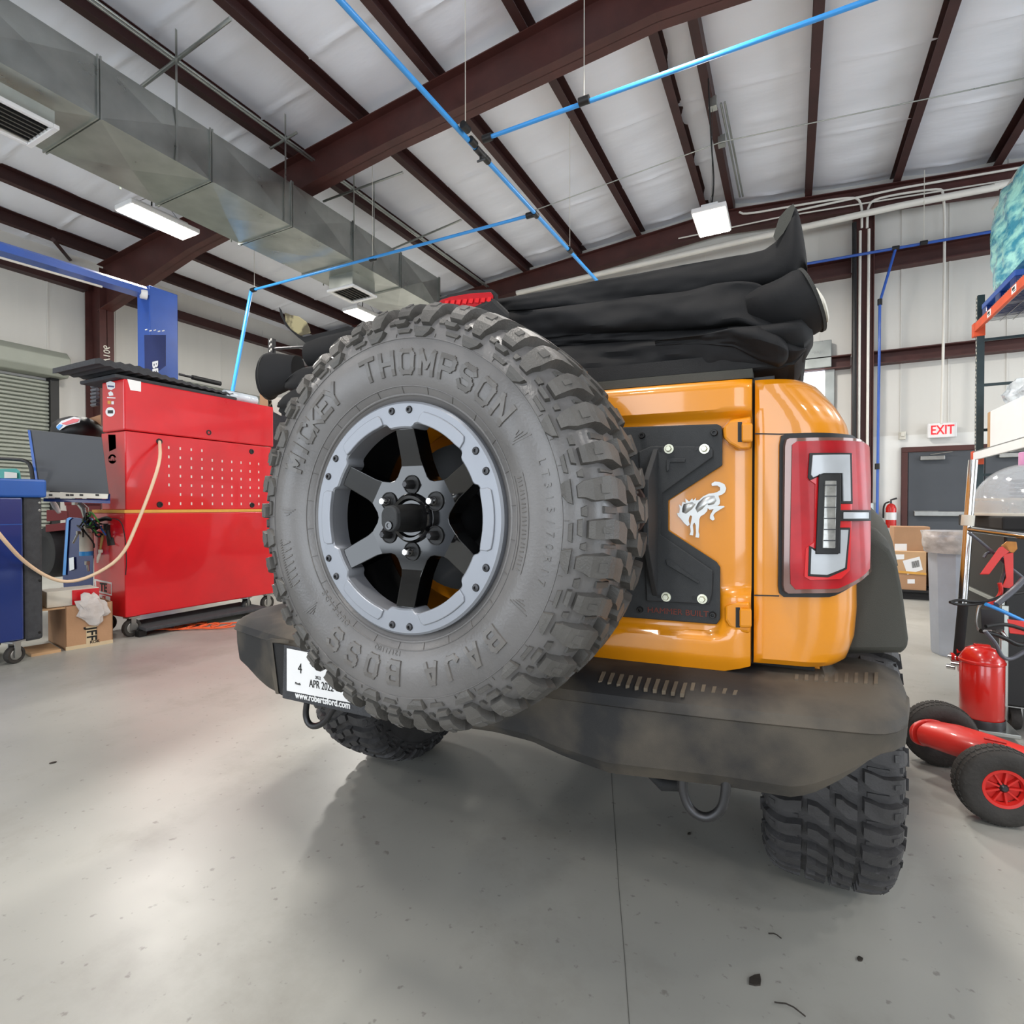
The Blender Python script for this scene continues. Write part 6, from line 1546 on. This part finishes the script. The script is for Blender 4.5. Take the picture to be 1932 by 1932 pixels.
# red jumper clamp
jc = thing('jumper_clamp', 'large red jumper cable clamp hanging on the black cabinet', 'clamp', gp3(1888, 1060, 2.35))
def gpat(pts, D_, h, m, name, parent, bevel=.003): return obj(name, patch(pts, lambda u, v, hh: at(u, v, D=D_ - hh), 0, h), m, parent, bevel=bevel)
gpat([(1848, 1084), (1866, 1084), (1890, 1052), (1906, 1040), (1898, 1026), (1884, 1034)], 2.35, .02, 'red_plastic', 'handle', jc)
gpat([(1893, 1046), (1912, 1042), (1912, 1104), (1905, 1110), (1890, 1108), (1898, 1090)], 2.35, .02, 'red_plastic', 'handle', jc)
gpat([(1888, 1030), (1900, 1021), (1918, 1022), (1920, 1036), (1912, 1044), (1900, 1040)], 2.36, .03, 'brass', 'jaw', jc)
cabs = [('black_cable_loop', 'black', [(1792, 1136), (1810, 1131), (1835, 1136), (1868, 1134), (1890, 1124), (1930, 1118)], 2.3, .006, 'black cable looping out left of the black cabinet', 1),
        ('black_cable_loop', 'black', [(1792, 1136), (1806, 1141), (1838, 1141), (1860, 1136)], 2.3, .006, None, 1),
        ('jumper_cable', 'red_plastic', [(1886, 1100), (1890, 1118), (1876, 1136), (1860, 1142)], 2.32, .008, 'red jumper cable running down from the red clamp', 1),
        ('jumper_cable', 'grey_hose', [(1828, 1005), (1860, 1030), (1895, 1062), (1930, 1090)], 2.36, .007, 'grey cable sagging from the chrome pole past the red clamp', 1),
        ('jumper_cable', 'grey_hose', [(1856, 1052), (1862, 1042), (1880, 1042), (1900, 1060), (1885, 1110)], 2.38, .006, 'thin grey cable looped behind the red clamp', 1),
        ('jumper_cable', 'blue_pipe', [(1860, 1140), (1885, 1150), (1932, 1172)], 2.28, .008, 'bluish cable lying across the black holder', 1),
        ('jumper_cable', 'grey_hose', [(1932, 1092), (1915, 1112), (1880, 1140)], 2.26, .012, 'thick spiral wrapped cable rising to the right edge', 1),
        ('jumper_cable', 'grey_hose', [(1858, 1190), (1880, 1215), (1888, 1238), (1905, 1246), (1935, 1228)], 2.25, .008, 'pale hose hanging in a deep loop at the right edge', 1),
        ('jumper_cable', 'black', [(1850, 1190), (1890, 1200), (1920, 1218), (1940, 1215)], 2.27, .009, 'black cable under the black holder, above the red tank', 1),
        ('jumper_cable', 'black', [(1860, 1182), (1895, 1176), (1940, 1190)], 2.26, .008, 'black cable crossing right of the black holder', 1)]
for nm, m_, pts, D_, r_, lb_, _ in cabs:
    if lb_ is None: lb_ = 'lower strand of the black cable loop left of the black cabinet'
    P = [gp3(a, b, D_) for a, b in pts]; mb = MB(); mb.tube(P, r_, 8, sm=2); tag(obj(nm, mb, m_, loc=P[0], smooth=60), lb_, 'cable', 'cables hanging on the black cabinet')
hd = thing('cable_holder', 'black bracket holder with a bent grey rod on the black cabinet', 'holder', gp3(1870, 1180, 2.4))
gpat([(1850, 1148), (1895, 1150), (1895, 1190), (1852, 1188)], 2.42, .05, 'black', 'holder_box', hd)
mb = MB(); mb.tube([gp3(a, b, 2.34) for a, b in ((1850, 1140), (1844, 1150), (1841, 1180), (1848, 1191), (1870, 1190))], .005, 8, sm=1); obj('bent_rod', mb, 'steel', hd, smooth=50)
gpat([(1900, 1168), (1932, 1172), (1950, 1200), (1905, 1195)], 2.3, .04, 'red_plastic', 'red_block', hd)
mb = MB(); mb.tube([gp3(1895, 1205, 2.3), gp3(1885, 1190, 2.3)], .014, 10); obj('fitting', mb, 'chrome', hd, smooth=50)
# ---- bin
bn = at(1808, 1235, Z=0); bn = Vector((bn.x, bn.y, 0))
tb = thing('trash_bin', 'tall white bin with a clear liner behind the chrome pole', 'bin', bn)
rB = .19; hB = at(1800, 1012, D=(bn - CAM).dot(FWD)).z
mb = MB(); mb.lathe([(0, 0), (rB * .82, 0), (rB * .86, .02), (rB, hB - .02), (rB + .012, hB - .01), (rB + .012, hB), (rB - .01, hB), (rB * .8, .05)], Matrix.Translation(bn), 10); obj('bin_body', mb, 'glass_bin', tb, smooth=30)
b = bmesh.new(); bmesh.ops.create_cone(b, segments=60, radius1=rB + .02, radius2=rB + .035, depth=.16, cap_ends=False)
bmesh.ops.subdivide_edges(b, edges=[e for e in b.edges if abs(e.verts[0].co.z - e.verts[1].co.z) > .01], cuts=8)
for v in b.verts: v.co += Vector((v.co.x, v.co.y, 0)) * (.10 * noise.noise(v.co * 22)); v.co += Vector((bn.x, bn.y, hB - .04))
obj('bin_liner', b, 'bag_clear', tb, smooth=50)
# ---- cartons and things by the exit door
def carton(pxl, pxr, pyb, pyt, Yc, lbl, m='cardboard', depth=.6, extra=None):
    a = at(pxl, pyb, Y=Yc); b_ = at(pxr, pyt, Y=Yc); t = thing('cardboard_carton', lbl, 'box', ((a.x + b_.x) / 2, Yc, a.z), 'cartons by the exit door')
    mb = MB(); mb.box((a.x, Yc, a.z), (b_.x, Yc + depth, b_.z)); obj('carton', mb, m, t, bevel=.008)
    return t, a, b_
yk = 7.6
yk = at(1720, 1112, Z=.12).y
plt = MB(); a = at(1680, 1118, Y=yk)
for k in range(3): plt.box((a.x - .1, yk + .02 + k * .35, 0), (a.x + .85, yk + .12 + k * .35, .09))
for k in range(6): plt.box((a.x - .1, yk - .02 + k * .17, .09), (a.x + .85, yk + .09 + k * .17, .115))
tag(obj('wooden_pallet', plt, 'matte_black', loc=(a.x + .4, yk + .4, 0)), 'dark low pallet under the cartons by the exit door', 'pallet')
t, a, b_ = carton(1672, 1748, 1112, 1080, yk, 'lower tan carton of the stack by the exit door, on the pallet', 'cardboard', .75)
ck = lambda pts, Yv, m, nm, par: obj(nm, patch(pts, lambda u, v, h: at(u, v, Y=Yv - h), 0, .003), m, par)
ck([(1712, 1093), (1726, 1093), (1726, 1101), (1712, 1101)], yk, 'white', 'shipping_label', t)
t, a, b_ = carton(1672, 1748, 1080, 1041, yk - .01, 'middle tan carton with white labels and yellow strap by the exit door', 'cardboard_light', .74)
ck([(1686, 1046), (1706, 1046), (1706, 1055), (1686, 1056)], yk - .01, 'white', 'shipping_label', t)
lab = ck([(1703, 1058), (1735, 1050), (1741, 1075), (1712, 1084)], yk - .01, 'white', 'shipping_label', t)
for i in range(7): ck([(1720 + i * 2, 1060 - i * .5), (1721 + i * 2, 1060 - i * .5), (1723 + i * 2, 1072 - i * .5), (1722 + i * 2, 1072 - i * .5)], yk - .014, 'black_text', 'barcode_bar', t)
ck([(1680, 1075), (1748, 1081), (1748, 1085), (1680, 1080)], yk - .012, 'stripe_yellow', 'strap', t)
t, a, b_ = carton(1686, 1755, 1041, 994, yk + .05, 'upright brown carton on top of the stack by the exit door', 'cardboard', .3)
ck([(1688, 1026), (1711, 1026), (1711, 1040), (1688, 1040)], yk + .05, 'white', 'shipping_label', t)
q_ = at(1760, 1110, Y=yk + .1); tag(blob(lambda c_: Vector((at(1760, 1080, Y=yk + .1).x + .07 + c_.x * .10, yk + .25 + c_.y * .3, .12 + (c_.z + 1) * .27)), 'cardboard', 'wrapped_carton', (q_.x, yk, .12), seed=5, amp=.08, smooth=None), 'tan carton wrapped in clear film at the right of the stack', 'box', 'cartons by the exit door')
# extinguisher
fe = at(1680, 972, Y=YF - .15)
ext = thing('fire_extinguisher', 'red fire extinguisher on the wall left of the exit door', 'extinguisher', fe)
mb = MB(); mb.box((fe.x - .05, fe.y - .05, fe.z - .02), (fe.x + .05, YF - .028, fe.z + .04)); obj('wall_bracket', mb, 'dark_steel', ext)
ME = Matrix.Translation(fe + Vector((0, -.05, -.22)))
mb = MB(); mb.lathe([(0, 0), (.075, 0), (.08, .02), (.08, .34), (.06, .40), (.02, .43), (0, .43)], ME, 24); obj('cylinder', mb, 'tank_red', ext, smooth=40)
mb = MB(); mb.lathe([(.0805, .14), (.082, .14), (.082, .27), (.0805, .27)], ME, 24); obj('label_band', mb, 'white', ext, smooth=40)
mb = MB(); mb.tube([fe + Vector((0, -.05, .20)), fe + Vector((0, -.05, .27)), fe + Vector((.08, -.08, .30))], .016, 8); obj('valve_handle', mb, 'dark_steel', ext, smooth=40)
mb = MB(); mb.tube([fe + Vector((-.02, -.05, .24)), fe + Vector((-.11, -.05, .2)), fe + Vector((-.11, -.05, -.05))], .014, 8, sm=2); obj('hose', mb, 'black', ext, smooth=50)
q_ = at(1643, 957, Y=YF - .35); mb = MB(); mb.box(q_ - Vector((.1, .05, .08)), q_ + Vector((.1, .05, .08))); tag(obj('outlet_box', mb, 'galv', loc=q_, bevel=.01), 'grey outlet box on the far wall column beside the fender', 'outlet box')
# ---- red axle jack with pneumatic tyres
def jwheel(px, py, nm):
    c = at(px, py, Z=0); r = .133
    return Vector((c.x, c.y, r)), r
jn, rJ = jwheel(1885, 1552, ''); jf, _ = jwheel(1772, 1442, '')
axd = Vector((jf.x - jn.x, jf.y - jn.y, 0)); axd.normalize()
jack = thing('axle_jack', 'red low axle jack on black pneumatic tyres at the right edge', 'jack', ((jn.x + jf.x) / 2, (jn.y + jf.y) / 2, 0))
sd_ = axd.cross(Vector((0, 0, 1))); sd_.normalize()
for c_, sg in ((jn, -1), (jf, 1)):
    ax_ = axd * sg
    M = Matrix(((sd_.x, 0, ax_.x, c_.x), (sd_.y, 0, ax_.y, c_.y), (0, 1, 0, c_.z), (0, 0, 0, 1)))
    mb = MB(); mb.lathe([(.060, .030), (.068, .036), (.085, .043), (.110, .045), (.125, .038), (.131, .022), (.133, 0), (.131, -.022), (.125, -.038), (.110, -.045), (.085, -.043), (.068, -.036), (.060, -.030)], M, 64); tw_ = obj('pneumatic_tyre', mb, 'tyre_small', jack, smooth=50)
    mb = MB()
    for k in range(44):
        a = 2 * PI * k / 44
        for s_ in (-1, 0, 1):
            aa = a + (.07 if s_ == 0 else 0); h0 = .020 * s_
            mb.add([M @ Vector((r_ * math.cos(aa + da), r_ * math.sin(aa + da), h0 + dh)) for r_ in (.129 - .003 * abs(s_), .1352 - .003 * abs(s_)) for da, dh in ((-.05, -.007), (.05, -.007), (.05, .007), (-.05, .007))], [(4, 5, 6, 7), (0, 1, 5, 4), (1, 2, 6, 5), (2, 3, 7, 6), (3, 0, 4, 7)])
    obj('tread', mb, 'tyre_small', tw_)
    mb = MB(); mb.lathe([(.052, .018), (.056, .034), (.066, .036), (.068, .030), (.064, .022), (.060, -.02), (.052, -.02)], M, 40); rim_ = obj('wheel_rim', mb, 'red_plastic', jack, smooth=40)
    mb = MB(); mb.lathe([(0, .012), (.052, .012), (.052, -.01), (0, -.01)], M, 32); obj('rim_disc', mb, 'red_plastic', rim_, smooth=30)
    for k in range(9):
        a = 2 * PI * k / 9; mb = MB(); d1_ = Vector((math.cos(a), math.sin(a), 0)); n1_ = Vector((-math.sin(a), math.cos(a), 0)) * .003
        mb.add([M @ p_ for p_ in [d1_ * .014 - n1_ + Vector((0, 0, h)) for h in (.01, .028)] + [d1_ * .014 + n1_ + Vector((0, 0, h)) for h in (.01, .028)] + [d1_ * .055 - n1_ + Vector((0, 0, h)) for h in (.01, .026)] + [d1_ * .055 + n1_ + Vector((0, 0, h)) for h in (.01, .026)]], [(0, 1, 3, 2), (4, 5, 7, 6), (0, 1, 5, 4), (2, 3, 7, 6), (1, 3, 7, 5)]); obj('rim_rib', mb, 'red_plastic', rim_)
    mb = MB(); mb.lathe([(0, .034), (.008, .034), (.014, .028), (.016, .010)], M, 20); obj('axle_nut', mb, 'dark_steel', rim_, smooth=40)
cax = (jn + jf) / 2
mb = MB(); mb.tube([jn, jf], .012, 12); obj('axle', mb, 'dark_steel', jack, smooth=50)
Dl = .32
h0 = at(1790, 1392, D=2.12)
Pp = [at(1762, 1385, D=2.2), at(1800, 1395, D=2.12), at(1870, 1418, D=2.02), at(1960, 1445, D=1.98), at(2060, 1470, D=1.98)]
bodyr = []
for i, (p_, ry, rz_) in enumerate(zip(Pp, (.085, .085, .075, .07, .065), (.050, .055, .058, .050, .045))):
    t = (Pp[min(i + 1, 4)] - Pp[max(i - 1, 0)]).normalized(); s2 = t.cross(Vector((0, 0, 1))).normalized(); u2 = s2.cross(t)
    bodyr.append([p_ + s2 * ry * math.cos(2 * PI * j / 28) + u2 * rz_ * math.copysign(abs(math.sin(2 * PI * j / 28)) ** .8, math.sin(2 * PI * j / 28)) for j in range(28)])
mb = MB(); mb.loft(bodyr); obj('jack_body', mb, 'jack_red', jack, smooth=50)
t = (Pp[1] - Pp[0]).normalized()
mb = MB(); mb.loft([[Pp[0] + (q_ - Pp[0]) * 1.0 - t * .03 + t * dz_ for q_ in [p2 if True else p2 for p2 in [Pp[0] + (b2 - Pp[0]) * 1.06 for b2 in bodyr[0]]]] for dz_ in (0, .014)]); obj('jack_end_plate', mb, 'jack_red', jack, smooth=40, bevel=.002)
for s_ in (-.03, .03):
    p_ = at(1862 + s_ * 200, 1398 + s_ * 200, D=2.0); q_ = at(1905 + s_ * 200, 1408 + s_ * 200, D=1.96)
    mb = MB(); mb.tube([p_, q_], .006, 8); obj('body_rib', mb, 'jack_red', jack, smooth=50)
# ---- floor litter
for i, (px, py, ln, lb_) in enumerate(((1425, 1848, .05, 'small dark leaf scrap on the floor near the bottom right'), (1490, 1902, .06, 'thin curved twig on the floor at the bottom right'), (1623, 1808, .022, 'small black chip on the floor below the right rear tyre'), (1462, 1765, .03, 'tiny curled shaving on the floor left of the black chip'), (100, 1438, .03, 'small dark speck on the floor at the far left'), (1300, 1572, .018, 'small dark pebble on the floor below the tow ring'))):
    p = at(px, py, Z=.004); a = rr.uniform(0, 3); mb = MB()
    if i in (1, 3): mb.tube([p + Vector((-ln / 2, 0, 0)), p + Vector((0, ln * .12, .003)), p + Vector((ln / 2, -ln * .1, 0))], .0016, 5, sm=1)
    else:
        k = 7; mb.prism([(ln * .5 * math.cos(2 * PI * j / k) * rr.uniform(.6, 1), ln * .3 * math.sin(2 * PI * j / k) * rr.uniform(.6, 1)) for j in range(k)], Matrix.Translation((p.x, p.y, 0)) @ Matrix.Rotation(1.2, 4, 'Z'), .0005, .004)
    tag(obj('floor_scrap', mb, 'leaf', loc=(p.x, p.y, 0)), lb_, 'scrap', 'litter on the floor')
